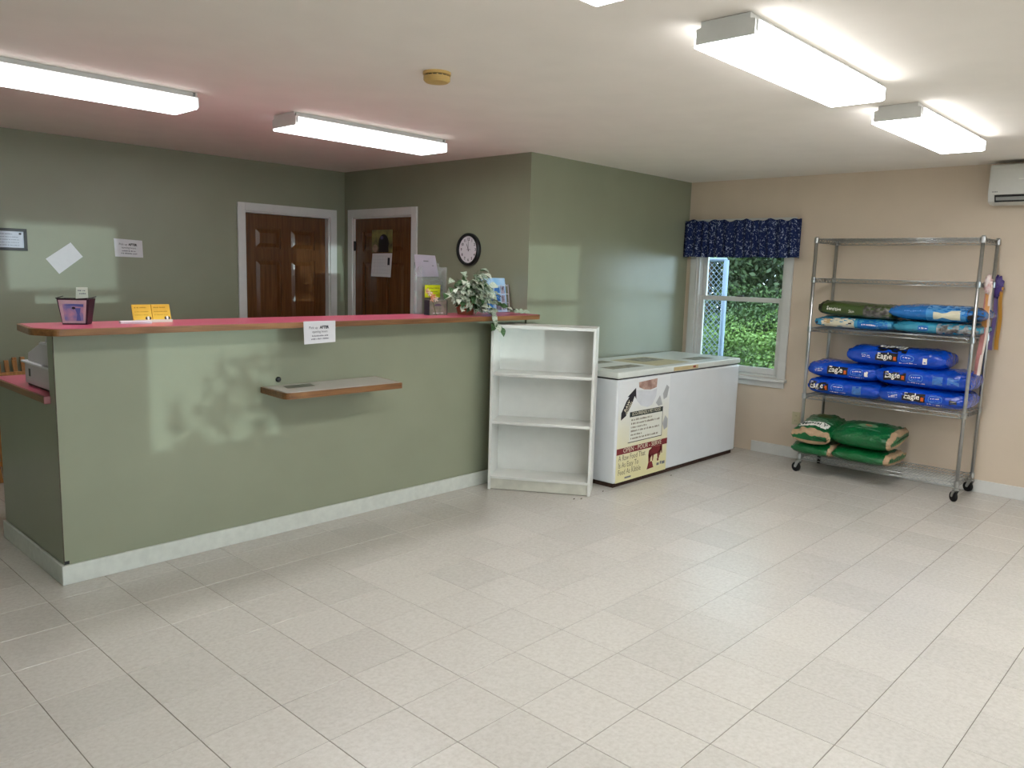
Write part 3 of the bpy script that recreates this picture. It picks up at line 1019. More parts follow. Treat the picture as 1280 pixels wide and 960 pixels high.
for b, u in ((B1, .12), (B4, .12)):
    b.patch('pale_text_block', mat('pale_blue_print', (72, 128, 204), .3, .5, noise=.3, nscale=60), u - .04, u + .03, -.03, .03, 1)
B4.patch('pale_text_block', MATS['pale_blue_print'], .18, .26, -.02, .03, 1)
B3.patch('dark_label', BBLACK, .195, .245, -.02, .016, 1)
B3.strokes('label_lettering', LWHITE, .205, .235, .0, .006)

CYAN = mat('cyan_film', (62, 150, 190), .25, .5, noise=.2, nscale=6, coat=.3, bump=.8, bscale=26)
AZURE = mat('azure_film', (28, 112, 188), .25, .5, noise=.25, nscale=6, coat=.3, bump=.8, bscale=26)
OLIVE = mat('olive_film', (62, 82, 34), .35, .5, noise=.3, nscale=6, coat=.15)
TEAL = mat('teal_film', (58, 150, 178), .25, .5, noise=.25, nscale=6, coat=.3, bump=.8, bscale=26)
GREYF = mat('grey_photo_print', (122, 118, 112), .35, .5, noise=.5, nscale=26, col2=(58, 54, 52))
CREAMF = mat('cream_photo_print', (222, 216, 190), .35, .5, noise=.12, nscale=16)
DARKF = mat('dark_film', (34, 26, 24), .3, .5, noise=.4, nscale=20)
g = 'pet food bags on the middle shelf'
C1 = Bag('pet_food_bag', 'cyan food bag with cream panel, lower left on the middle shelf', 'food bag', (6.545, 2.325, 1.207), .590, .38, .092, CYAN, (0, 0, 0), g, n=2.8, seed=21, puff=6, endflat=.3)
C1.patch('cream_panel', CREAMF, -.235, .02, -.034, .034, 1)
C1.patch('photo_spot', mat('tan_print', (190, 164, 120), .4, .4), -.215, -.165, -.012, .026, 2, nx=4, ny=4)
C1.patch('nose_print', BBLACK, -.025, .0, -.006, .004, 2, nx=3, ny=2)
C1.patch('blue_panel', AZURE, .045, .270, -.036, .036, 1)
C1.strokes('lettering', LWHITE, .08, .20, -.008, .008, seed=5)
C1.patch('dark_end', BBLACK, -.293, -.265, -.03, .03, 1, nx=4, ny=6)
C2 = Bag('pet_food_bag', 'olive green food bag with grey photo end, upper left on the middle shelf', 'food bag', (6.54, 2.322, 1.298), .560, .36, .116, OLIVE, (0.035, 0, 0), g, n=3.2, seed=22, puff=7, endflat=.55)
C2.patch('photo_panel', GREYF, .075, .265, -.04, .043, 1)
C2.letter('lettering', LWHITE, 'Sensitive', .040, -.15, -.012, 2, bold=.0004, wide=.8)
C2.letter('lettering', LWHITE, 'Skin', .030, -.015, -.018, 2, wide=.9)
C2.patch('dark_end', DARKF, -.279, -.245, -.045, .045, 1, nx=4, ny=6)
C3 = Bag('pet_food_bag', 'teal food bag with dark photo end, lower right on the middle shelf', 'food bag', (6.55, 1.725, 1.207), .585, .38, .092, TEAL, (0, 0, 0), g, n=2.8, seed=23, puff=6, endflat=.25)
C3.patch('photo_panel', mat('dark_photo_print', (70, 62, 58), .3, .5, noise=.6, nscale=30, col2=(168, 172, 172)), .01, .285, -.036, .036, 1)
C3.patch('logo_oval', AZURE, -.115, -.045, -.018, .018, 1, nx=6, ny=4)
C3.strokes('lettering', LWHITE, -.105, -.055, -.004, .01, seed=7)
C4 = Bag('pet_food_bag', 'blue food bag with bone shaped cream panel, upper right on the middle shelf', 'food bag', (6.545, 1.745, 1.298), .660, .37, .128, AZURE, (0, 0, 0), g, n=2.5, seed=24, puff=3.2, endflat=.18)
C4.patch('pale_blue_panel', mat('pale_azure_print', (70, 146, 206), .3, .5, noise=.15, nscale=10), -.05, .215, -.052, .058, 1)
fnb = C4.front(.0045)
pts = [(.0, .010), (.03, .012), (.06, .008), (.09, .013), (.12, .026), (.18, .028), (.18, -.036), (.12, -.034), (.09, -.030), (.06, -.030), (.03, -.034), (.0, -.036)]
mb = MB()
cols = [(pts[i], pts[11 - i]) for i in range(6)]
grid = [fnb(a[0], b[1] + (a[1] - b[1]) * j / 8) for a, b in cols for j in range(9)]
mb.add(grid, [(i * 9 + j, i * 9 + j + 1, i * 9 + j + 10, i * 9 + j + 9) for i in range(5) for j in range(8)])
mb.build('cream_bone_panel', CREAMF, C4.body, local=True)
C4.patch('photo_spot', BBLACK, .018, .034, -.018, -.004, 3, nx=2, ny=2)
C4.strokes('lettering', LBLUE, -.20, -.09, .012, .008, seed=9)
C4.patch('dark_end', DARKF, .225, .327, -.05, .05, 1, nx=8, ny=8)

GRN = mat('green_woven_film', (10, 104, 52), .3, .5, noise=.3, nscale=7, coat=.2, bump=.9, bscale=40)
g = 'green pellet bags on the bottom shelf'
def green_bag(label, c, L, W, Hh, rot, seed, **k):
    b = Bag('pellet_bag', label, 'bag', c, L, W, Hh, GRN, rot, g, n=2.3, seed=seed, puff=3.2, endflat=.26, wr=.008, **k)
    fnf = b.front(.001)
    return b
def end_band(b, side, wdt=.05):
    """tan paper band sewn over one end of the bag"""
    vs, fs = [], []
    NA = 44
    s0, s1 = (1 - 2 * wdt / b.L, .999) if side > 0 else (-1 + 2 * wdt / b.L, -.999)
    NS = 24
    for i in range(NS + 1):
        sv = s0 + (s1 - s0) * i / NS
        for k in range(NA):
            p = Vector(b.P(sv, 2 * PI * k / NA))
            c = Vector((0, p.y, b.H / 2 - b.sag * sv * sv))
            q = c + (p - c) * (1 + .002 / max((p - c).length, .008))
            q.z += math.copysign(.005, p.z - c.z)
            vs.append(q)
    for i in range(NS):
        for k in range(NA):
            a, d = i * NA + k, i * NA + (k + 1) % NA
            fs.append((a, d, d + NA, a + NA))
    fs.append(tuple(range(NA)) if side < 0 else tuple(range(NS * NA, (NS + 1) * NA)))
    MB().add([tuple(v) for v in vs], fs).build('end_band', TAN, b.body, local=True, smooth=True)
G1 = green_bag('green pellet bag at the lower left, corner sticking out past the rack post', (6.49, 2.540, .152), .330, .44, .118, (0, 0, .03), 31)
end_band(G1, 1, .03)
G2 = green_bag('green pellet bag with tan end, lower right of the green pile', (6.515, 2.160, .152), .450, .43, .122, (0, 0, -.02), 32)
end_band(G2, 1, .035)
G3 = green_bag('green pellet bag with white word panel, upper left of the green pile', (6.490, 2.545, .283), .480, .315, .165, (.17, -.0, -PI / 2 + .04), 33)
end_band(G3, 1, .038)
G4 = green_bag('green pellet bag with oval mark, upper right of the green pile', (6.515, 2.160, .280), .470, .42, .180, (0, -.12, -.03), 34)
end_band(G4, 1, .030)
# print on the upper sides: (r right, w away from the camera) -> local top map
def put_top(b, name, mt, r0, r1, w0, w1, k=1, turned=False):
    f = b.top(.0045 * k)
    fn = (lambda r, w: f(-w, r)) if turned else f
    return rect_on(MB(), r0, r1, w0, w1, fn, 12, 8).build(name, mt, b.body, local=True, smooth=True)
put_top(G3, 'word_panel', LWHITE, -.115, .115, -.165, -.075, 1, True)
f_ = G3.top(.008)
text_on(MB(), 'MIDDLY', .062, lambda r, w: f_(-w, r), 0, -.142, 'CENTER', .001, .9).build('word_lettering', mat('dark_green_print', (44, 70, 60), .5, .3), G3.body, local=True)
put_top(G3, 'pale_stripe', mat('pale_green_print', (146, 190, 160), .5, .3, noise=.2, nscale=20), -.10, .12, -.045, -.035, 1, True)
put_top(G3, 'pale_stripe', MATS['pale_green_print'], -.11, .06, .0, .008, 1, True)
put_top(G3, 'photo_patch', mat('brown_green_print', (96, 104, 66), .5, .3, noise=.3, nscale=20), -.05, .07, .05, .12, 1, True)
f4 = G4.top(.005)
mb = MB()
poly_on(mb, [(.01 + .075 * math.cos(a), -.045 + .045 * math.sin(a)) for a in [2 * PI * k / 24 for k in range(24)]], f4)
mb.build('oval_mark', mat('sage_print', (108, 156, 116), .5, .3, noise=.2, nscale=20), G4.body, local=True)
f4b = G4.top(.007)
poly_on(MB(), [(.015 + .03 * math.cos(a), -.045 + .018 * math.sin(a)) for a in [2 * PI * k / 16 for k in range(16)]], f4b).build('mark_centre', mat('salmon_print', (170, 130, 96), .5, .3), G4.body, local=True)
put_top(G4, 'pale_stripe', MATS['pale_green_print'], -.06, .15, .06, .066)
put_top(G4, 'pale_stripe', MATS['pale_green_print'], -.12, .13, -.115, -.111)

# ------------------------------------------------------------------ prize ribbons hanging on the rack
def ribbon(name, label, x, y, ztop, tails, rosette_mat, rr, tilt):
    t = thing(name, label, 'ribbon', (x, y, ztop))
    mb = MB()
    n = 40
    vs, fs = [], []
    for ring, (r, dx) in enumerate(((.004, -.012), (rr * .5, -.016), (rr * .75, -.006), (rr, -.010), (rr * .9, .004), (.004, .006))):
        for k in range(n):
            a = 2 * PI * k / n
            w_ = (1 + .09 * math.sin(a * 10)) if ring in (2, 3, 4) else 1
            vs.append((x + dx + .006 * math.sin(a * 10) * (ring in (2, 3)), y + r * w_ * math.cos(a) * tilt, ztop - rr * 1.5 + r * w_ * math.sin(a) * 1.5))
    for i in range(5):
        for k in range(n):
            a, b = i * n + k, i * n + (k + 1) % n
            fs.append((a, b, b + n, a + n))
    mb.add(vs, fs).build('rosette', rosette_mat, t, smooth=True)
    for (mt, yo, wd, z1, sway, xo) in tails:
        m_ = MB()
        K = 18
        vs = []
        z0 = ztop - rr * 1.5
        for side in (0, 1):
            for i in range(K + 1):
                s_ = i / K
                z = z0 + (z1 - z0) * s_
                yy = y + yo + sway * s_ * s_ + .004 * math.sin(9 * s_)
                ww = wd * (.75 + .25 * s_)
                xx = x + xo + .006 * math.sin(7 * s_ + yo * 90)
                vs += [(xx + side * .0008, yy - ww / 2, z), (xx + side * .0008, yy + ww / 2, z)]
        k2 = 2 * (K + 1)
        fs = []
        for i in range(K):
            a = 2 * i
            fs += [(a, a + 1, a + 3, a + 2), (k2 + a, k2 + a + 2, k2 + a + 3, k2 + a + 1), (a, a + 2, k2 + a + 2, k2 + a), (a + 1, k2 + a + 1, k2 + a + 3, a + 3)]
        fs += [(0, k2, k2 + 1, 1), (2 * K, 2 * K + 1, k2 + 2 * K + 1, k2 + 2 * K)]
        m_.add(vs, fs).build('tail', mt, t, smooth=False)
    MB().tube([(x, y, ztop - rr * .8), (x, y, ztop + .004)], .0015, 5).build('hanging_loop', rosette_mat, t)
PINKR = mat('pink_satin', (206, 140, 136), .4, .5, noise=.15, nscale=40)
PEACH = mat('peach_satin', (214, 150, 82), .4, .5, noise=.1, nscale=30)
CREAMR = mat('cream_satin', (232, 216, 204), .4, .5)
PURP = mat('purple_satin', (84, 62, 138), .4, .5, noise=.2, nscale=40)
LILAC = mat('lilac_satin', (140, 118, 180), .4, .5)
GOLD = mat('gold_satin', (206, 146, 50), .4, .5)
ribbon('award_ribbon', 'pink and white rosette ribbon with long tails on the rack side', 6.50, 1.438, 1.655, [(PINKR, .002, .034, .935, .012, 0), (PEACH, -.004, .034, 1.28, .0, -.004), (CREAMR, -.022, .020, .93, .020, -.002)], mat('pink_white_satin', (212, 160, 160), .4, .5, noise=.4, nscale=30, col2=(240, 226, 220)), .046, .62)
ribbon('award_ribbon', 'purple rosette ribbon with lilac and gold tails behind the rack post', 6.788, 1.440, 1.655, [(LILAC, -.002, .030, 1.10, .006, -.008), (GOLD, -.032, .028, 1.105, -.006, -.006)], PURP, .056, .75)

# ------------------------------------------------------------------ valance
def valance_mat():
    M = bpy.data.materials.new('navy_print_cloth')
    M.use_nodes = True
    nt = M.node_tree
    b = nt.nodes['Principled BSDF']
    b.inputs['Roughness'].default_value = .85
    b.inputs['Specular IOR Level'].default_value = .2
    tc = nt.nodes.new('ShaderNodeTexCoord')
    mp = nt.nodes.new('ShaderNodeMapping')
    mp.inputs['Scale'].default_value = (1, 70, 46)
    nt.links.new(tc.outputs['Object'], mp.inputs[0])
    n = nt.nodes.new('ShaderNodeTexNoise')
    n.inputs['Scale'].default_value = 1.0
    n.inputs['Detail'].default_value = 2.5
    n.inputs['Distortion'].default_value = 1.2
    nt.links.new(mp.outputs[0], n.inputs['Vector'])
    rp = nt.nodes.new('ShaderNodeValToRGB')
    e = rp.color_ramp.elements
    e[0].position = .575
    e[0].color = (*s2l((28, 42, 86)), 1)
    e[1].position = .64
    e[1].color = (*s2l((160, 172, 200)), 1)
    nt.links.new(n.outputs['Fac'], rp.inputs[0])
    nt.links.new(rp.outputs[0], b.inputs['Base Color'])
    return M
VAL = valance_mat()
vt = thing('window_valance', 'navy blue printed valance gathered above the window', 'valance', (xR, 3.53, 2.1))
vy0, vy1 = 2.985, 4.085
def val_pt(s_, q):
    """s_ 0..1 along a path wall - front - wall; q 0 bottom .. 1 top"""
    ret = .085
    tot = (vy1 - vy0) + 2 * ret
    d = s_ * tot
    fold = math.sin(s_ * 95 + 1.4 * math.sin(s_ * 17)) * (.006 + .012 * (1 - q)) * (1 if q < .97 else 1.2)
    flare = .022 * (1 - q) ** 2
    if d < ret:
        x, y = xR - d - .001, vy0 - flare * (d / ret)
        y += fold * .5
    elif d > tot - ret:
        x, y = xR - (tot - d) - .001, min(vy1 + .5 * fold, yG - .004)
    else:
        x, y = xR - ret + fold - .012 * (1 - q), vy0 - flare + (d - ret) * (vy1 - vy0 + flare) / (vy1 - vy0)
    z = 1.768 + (2.100 - 1.768) * q
    if q > .95:
        z += .007 * math.sin(s_ * 31) + .006 * math.sin(s_ * 73 + 1) + .012 * (s_ - .4) * (s_ > .05)
    if q < .05:
        z += .003 * math.sin(s_ * 23)
    return (x, min(y, yG - .003), z)
NS, NQ = 220, 14
vs_ = [val_pt(i / NS, j / NQ) for j in range(NQ + 1) for i in range(NS + 1)]
fs_ = [(j * (NS + 1) + i, j * (NS + 1) + i + 1, (j + 1) * (NS + 1) + i + 1, (j + 1) * (NS + 1) + i) for j in range(NQ) for i in range(NS)]
cl = MB().add(vs_, fs_).build('cloth', VAL, vt, smooth=True)
md = cl.modifiers.new('thickness', 'SOLIDIFY')
md.thickness = .0015
MB().tube([(xR - .072, vy0 + .01, 2.065), (xR - .072, vy1 - .012, 2.065)], .006, 8).build('rod', TRIM, vt)
for y in (vy0 + .012, vy1 - .016):
    mbox(xR - .076, xR - .0005, y - .006, y + .006, 2.055, 2.075).build('rod_bracket', TRIM, vt)

# ------------------------------------------------------------------ wall air conditioner
AC = thing('air_conditioner', 'white wall mounted split air conditioner near the ceiling', 'air conditioner', (xR, 1.1, 2.16))
ay1, ay0 = 1.530, .72
poly = [(xR - .001, 2.170), (xR - .001, 2.440), (xR - .17, 2.440), (xR - .205, 2.430), (xR - .215, 2.400), (xR - .215, 2.225), (xR - .190, 2.175), (xR - .13, 2.160), (xR - .03, 2.160)]
MB().prism_y(poly, ay0, ay1).build('body', OFFW, AC, bevel=.005)
mbox(xR - .2185, xR - .214, ay0 + .012, ay1 - .012, 2.228, 2.405).build('front_panel', OFFW, AC, bevel=.002)
MB().prism_y([(xR - .2135, 2.222), (xR - .1925, 2.1770), (xR - .20, 2.172), (xR - .2205, 2.217)], ay0 + .04, ay1 - .045).build('air_slot', BLACK, AC)
MB().prism_y([(xR - .219, 2.207), (xR - .207, 2.185), (xR - .209, 2.183), (xR - .2215, 2.205)], ay0 + .05, ay1 - .055).build('louver', mat('grey_louver', (150, 152, 150), .4, .4), AC)
mb = MB()
for k in range(4):
    rect_on(mb, .016 + .009 * k, .022 + .009 * k, 0, .007, lambda u, v: (xR - .2188, ay1 - .012 - u, 2.240 + v))
mb.build('badge_lettering', GREYINK, AC)
mbox(xR - .2188, xR - .2170, ay1 - .30, ay1 - .185, 2.325, 2.331).build('trim_line', LWHITE, AC)

# ------------------------------------------------------------------ outlet
OT = thing('wall_outlet', 'ivory electrical outlet plate low on the cream wall beside the rack', 'outlet', (xR, 2.898, .36))
mbox(xR - .006, xR - .0002, 2.863, 2.933, .303, .418).build('plate', IVORY, OT, bevel=.002)
for z in (.338, .384):
    s_ = mbox(xR - .0085, xR - .0055, 2.882, 2.914, z - .014, z + .014).build('receptacle', IVORY, OT, bevel=.0012)
    for dy in (-.006, .006):
        mbox(xR - .0089, xR - .0080, 2.898 + dy - .001, 2.898 + dy + .001, z - .003, z + .006).build('slot', BLACK, s_)

# ------------------------------------------------------------------ clock on the side wall
cx_, cy_, cz_ = xC, 4.742, 1.749
CK = thing('wall_clock', 'round black rimmed wall clock with a white face', 'clock', (cx_, cy_, cz_ - .13))
MB().lathe([(.0, -.001), (.131, -.001), (.131, -.026), (.124, -.036), (.112, -.036), (.107, -.016), (0, -.016)], (cx_, cy_, cz_), 48, 'x').build('rim', BLACK, CK, smooth=False)
MB().lathe([(0, -.0165), (.1075, -.0165), (.1075, -.0175), (0, -.0175)], (cx_, cy_, cz_), 48, 'x').build('face', mat('clock_face', (226, 224, 228), .4, .4), CK)
def CKF(k):
    return lambda u, v: (cx_ - .0178 - .0008 * k, cy_ - u, cz_ + v)
mb = MB()
for h_ in range(1, 13):
    a = PI / 2 - h_ * PI / 6
    text_on(mb, str(h_), .030, CKF(0), .082 * math.cos(a), .082 * math.sin(a) - .010, 'CENTER', .0008)
mb.build('numerals', INK, CK)
def hand(L, wd, a, k, n):
    c, s_ = math.cos(a), math.sin(a)
    f = CKF(k)
    mb = MB()
    mb.add([f(x * c - y * s_, x * s_ + y * c) for x, y in ((-.015, -wd), (L * .7, -wd), (L, 0), (L * .7, wd), (-.015, wd))], [(0, 1, 2, 3, 4)])
    mb.build(n, INK, CK)
hand(.058, .0026, PI / 2 + .42, 1, 'hour_hand')
hand(.085, .0020, PI / 2 + .0, 2, 'minute_hand')
hand(.030, .0018, .0, 3, 'second_hand')

# ------------------------------------------------------------------ calendar on the door
CAL = thing('wall_calendar', 'calendar with dog photo hanging on the right wooden door', 'calendar', (xC + .01, 5.91, 1.5))
def photo_mat():
    M = mat('calendar_photo', (58, 46, 40), .3, .5, noise=.8, nscale=9, col2=(150, 146, 84))
    return M
mbox(xC + .0075, xC + .011, 5.762, 6.062, 1.722, 1.926).build('photo_page', photo_mat(), CAL)
mb = MB()
fn = lambda u, v: (xC + .0070, 5.912 - u, 1.824 + v)
poly_on(mb, [(.025 + .075 * math.cos(a) , -.02 + .082 * math.sin(a)) for a in [2 * PI * k / 24 for k in range(24)]], fn)
poly_on(mb, [(-.05, -.10), (.10, -.10), (.09, -.02), (-.03, -.02)], lambda u, v: (xC + .0066, 5.912 - u, 1.824 + v))
mb.build('dark_dog_print', mat('black_dog_print', (22, 18, 26), .3, .5, noise=.3, nscale=20), CAL)
poly_on(MB(), [(-.10 + .042 * math.cos(a), -.065 + .036 * math.sin(a)) for a in [2 * PI * k / 18 for k in range(18)]], lambda u, v: (xC + .0062, 5.912 - u, 1.824 + v)).build('tan_dog_print', mat('tan_dog_print', (166, 138, 120), .3, .5, noise=.3, nscale=30), CAL)
poly_on(MB(), [(.0 + .022 * math.cos(a), .03 + .016 * math.sin(a)) for a in [2 * PI * k / 14 for k in range(14)]], lambda u, v: (xC + .0062, 5.912 - u, 1.824 + v)).build('muzzle_print', mat('violet_grey_print', (84, 82, 118), .3, .5), CAL)
pg = MB().add([(xC + .008, 5.764, 1.716), (xC + .008, 6.054, 1.712), (xC + .0, 6.066, 1.502), (xC - .004, 5.770, 1.500),
               (xC + .010, 5.764, 1.716), (xC + .010, 6.054, 1.712), (xC + .002, 6.066, 1.502), (xC - .002, 5.770, 1.500)],
              [(0, 1, 2, 3), (4, 7, 6, 5), (0, 3, 7, 4), (1, 5, 6, 2), (0, 4, 5, 1), (3, 2, 6, 7)]).build('date_page', PAPER, CAL)
mb = MB()
fn = lambda u, v: (xC + .0062 - (1.716 - v) * .052, 5.91 - u, v)
for k in range(6):
    rect_on(mb, -.135, .13, 1.690 - .031 * k, 1.6885 - .031 * k, fn)
for k in range(8):
    rect_on(mb, -.135 + .0378 * k, -.134 + .0378 * k, 1.534, 1.690, fn)
mb.build('date_grid', mat('pale_grid_ink', (186, 186, 190), .8, .2), CAL)
rect_on(MB(), .09, .122, 1.608, 1.675, lambda u, v: (xC + .0052 - (1.716 - v) * .052, 5.91 - u, v), 1, 3).build('dark_note', INK, CAL)

# ------------------------------------------------------------------ papers on the back wall
def sheet(name, label, cat, poly, y, mt, th=.001):
    n = len(poly)
    vs = [(x, y, z) for x, z in poly] + [(x, y - th, z) for x, z in poly]
    o = MB().add(vs, [tuple(range(n)), tuple(range(n, 2 * n))[::-1]] + [(i, n + i, n + (i + 1) % n, (i + 1) % n) for i in range(n)]).build(name, mt)
    return tag(o, label, cat)
sheet('paper_sheet', 'blank white sheet taped askew on the back green wall', 'paper', [(2.098, 1.703), (2.178, 1.601), (2.011, 1.470), (1.926, 1.578)], yB - .0012, PAPER)
def strokes_on(mb, x0, x1, y, h, fn, seed):
    r = random.Random(seed)
    x = x0
    while x < x1:
        wv = r.uniform(.004, .008)
        rect_on(mb, x, min(x + wv, x1), y, y + h * r.uniform(.65, 1.), fn)
        x += wv + r.choice((.002, .002, .006))
def notice(label, corners, y, seed):
    (tl, tr, br, bl) = [Vector(c) for c in corners]
    o = sheet('paper_notice', label, 'notice', corners, y, PAPER)
    W_, H_ = (tr - tl).length, (tl - bl).length
    def fn(u, v):
        a = tl + (tr - tl) * (u / W_)
        b = bl + (br - bl) * (u / W_)
        p = b + (a - b) * (v / H_)
        return (p.x, y - .0016, p.y)
    mb = MB()
    text_on(mb, 'Pick up ', H_ * .155, fn, W_ * .16, H_ * .66, bold=.0)
    text_on(mb, 'AFTER', H_ * .175, fn, W_ * .50, H_ * .66, bold=.0012, wide=.92)
    text_on(mb, 'opening hours', H_ * .150, fn, W_ * .50, H_ * .48, 'CENTER', wide=.92)
    mb.build('lettering', INK, o)
    mb = MB()
    strokes_on(mb, W_ * .25, W_ * .76, H_ * .31, H_ * .07, fn, seed)
    strokes_on(mb, W_ * .22, W_ * .78, H_ * .17, H_ * .07, fn, seed + 1)
    mb.build('small_lettering', GREYINK, o)
    return o
notice('white printed notice taped to the back green wall', [(2.405, 1.749), (2.618, 1.740), (2.622, 1.608), (2.411, 1.611)], yB - .0012, 4)
notice('white printed notice hanging over the front edge of the countertop', [(2.452, 1.270), (2.664, 1.270), (2.664, 1.146), (2.456, 1.140)], 3.9105, 8)
# clear tape fold of that notice on the counter
FR = thing('framed_certificate', 'black framed certificate hanging on the back green wall', 'picture frame', (1.66, yB, 1.63))
mb = MB()
fx0_, fx1_, fz0_, fz1_ = 1.50, 1.810, 1.630, 1.784
mb.box(fx0_, fx1_, yB - .018, yB - .0005, fz0_, fz0_ + .020).box(fx0_, fx1_, yB - .018, yB - .0005, fz1_ - .020, fz1_).box(fx0_, fx0_ + .020, yB - .018, yB - .0005, fz0_ + .02, fz1_ - .02).box(fx1_ - .020, fx1_, yB - .018, yB - .0005, fz0_ + .02, fz1_ - .02)
mb.build('frame', BLACK, FR, bevel=.002)
pp = mbox(fx0_ + .02, fx1_ - .02, yB - .008, yB - .001, fz0_ + .02, fz1_ - .02).build('certificate', mat('bluish_paper', (208, 214, 226), .5, .4), FR)
mb = MB()
fn = lambda u, v: (u, yB - .0086, v)
strokes_on(mb, 1.62, 1.72, 1.742, .006, fn, 2)
for k in range(4):
    strokes_on(mb, 1.55, 1.76, 1.722 - .019 * k, .005, fn, 12 + k)
mb.build('lettering', mat('blue_grey_ink', (120, 130, 150), .8, .2), pp)
poly_on(MB(), [(1.768 + .009 * math.cos(a), 1.748 + .007 * math.sin(a)) for a in [2 * PI * k / 16 for k in range(16)]], fn).build('seal', INK, pp)

# ------------------------------------------------------------------ things on the countertop
ZC = 1.2674
# donation pail
PB = thing('donation_pail', 'dark tapered pail with a pink and blue printed label on the countertop', 'pail', (1.372, 4.20, ZC))
bx, by = 1.372, 4.205
def pail(z, half, e=.35):
    return [(bx + half * sx, by + half * .8 * sy, z) for sx, sy in ((-1, -1), (1, -1), (1, 1), (-1, 1))]
PLUM = mat('plum_plastic', (52, 24, 42), .4, .5, noise=.1, nscale=20)
v_ = pail(ZC, .054) + pail(ZC + .124, .072) + pail(ZC + .124, .068) + pail(ZC + .004, .050)
MB().add(v_, [(3, 2, 1, 0), (0, 1, 5, 4), (1, 2, 6, 5), (2, 3, 7, 6), (3, 0, 4, 7), (4, 5, 9, 8), (5, 6, 10, 9), (6, 7, 11, 10), (7, 4, 8, 11), (8, 9, 13, 12), (9, 10, 14, 13), (10, 11, 15, 14), (11, 8, 12, 15), (12, 13, 14, 15)]).build('body', PLUM, PB)
MB().tube([(bx - .074, by + .058, ZC + .132), (bx - .074, by - .058, ZC + .126), (bx, by - .060, ZC + .122), (bx + .074, by - .058, ZC + .128), (bx + .074, by + .058, ZC + .132)], .0028, 6).build('wire_rim', BLACK, PB)
def pfn(k):
    def f(u, v):
        q = v / .124
        return (bx + u * (1 + .28 * q), by - (.054 + .018 * q) * .8 - .0012 - .0007 * k, ZC + v)
    return f
lb = rect_on(MB(), -.052, .046, .006, .118, pfn(0), 2, 2).build('label', mat('pink_label', (206, 178, 186), .5, .3, noise=.15, nscale=25), PB)
rect_on(MB(), -.040, .036, .018, .100, pfn(1), 2, 2).build('label_picture', mat('pink_blue_picture', (196, 152, 168), .5, .3, noise=.9, nscale=22, col2=(120, 128, 184)), lb)
poly_on(MB(), [(.008, .018), (.028, .018), (.022, .052), (.026, .080), (.004, .080), (.012, .05)], pfn(2)).build('figure_print', mat('slate_blue_print', (92, 104, 168), .5, .3), lb)
poly_on(MB(), [(-.038, .094), (.036, .086), (.036, .098), (-.002, .100)], pfn(2)).build('banner_print', MATS['slate_blue_print'], lb)
poly_on(MB(), [(.0 + .007 * math.cos(a), .080 + .006 * math.sin(a)) for a in [2 * PI * k / 12 for k in range(12)]], pfn(3)).build('dark_spot_print', INK, lb)
sl_ = MB().add([(bx - .002, by - .01, ZC + .09), (bx + .056, by - .01, ZC + .09), (bx + .053, by - .004, ZC + .179), (bx + .002, by - .004, ZC + .178), (bx - .002, by - .009, ZC + .09), (bx + .056, by - .009, ZC + .09), (bx + .053, by - .003, ZC + .179), (bx + .002, by - .003, ZC + .178)], [(0, 1, 2, 3), (4, 7, 6, 5), (0, 4, 5, 1), (1, 5, 6, 2), (2, 6, 7, 3), (3, 7, 4, 0)]).build('paper_slip', mat('receipt_paper', (228, 230, 216), .8, .2), PB)
mb = MB()
fn = lambda u, v: (bx + u, by - .0086 - .0 + .0, ZC + v)
strokes_on(mb, .010, .044, .160, .006, lambda u, v: (bx + u, by - .0068, ZC + v), 3)
PB.rotation_euler = (0, 0, -.56)
strokes_on(mb, .016, .046, .146, .006, lambda u, v: (bx + u, by - .0078, ZC + v), 4)
mb.build('slip_lettering', GREYINK, sl_)
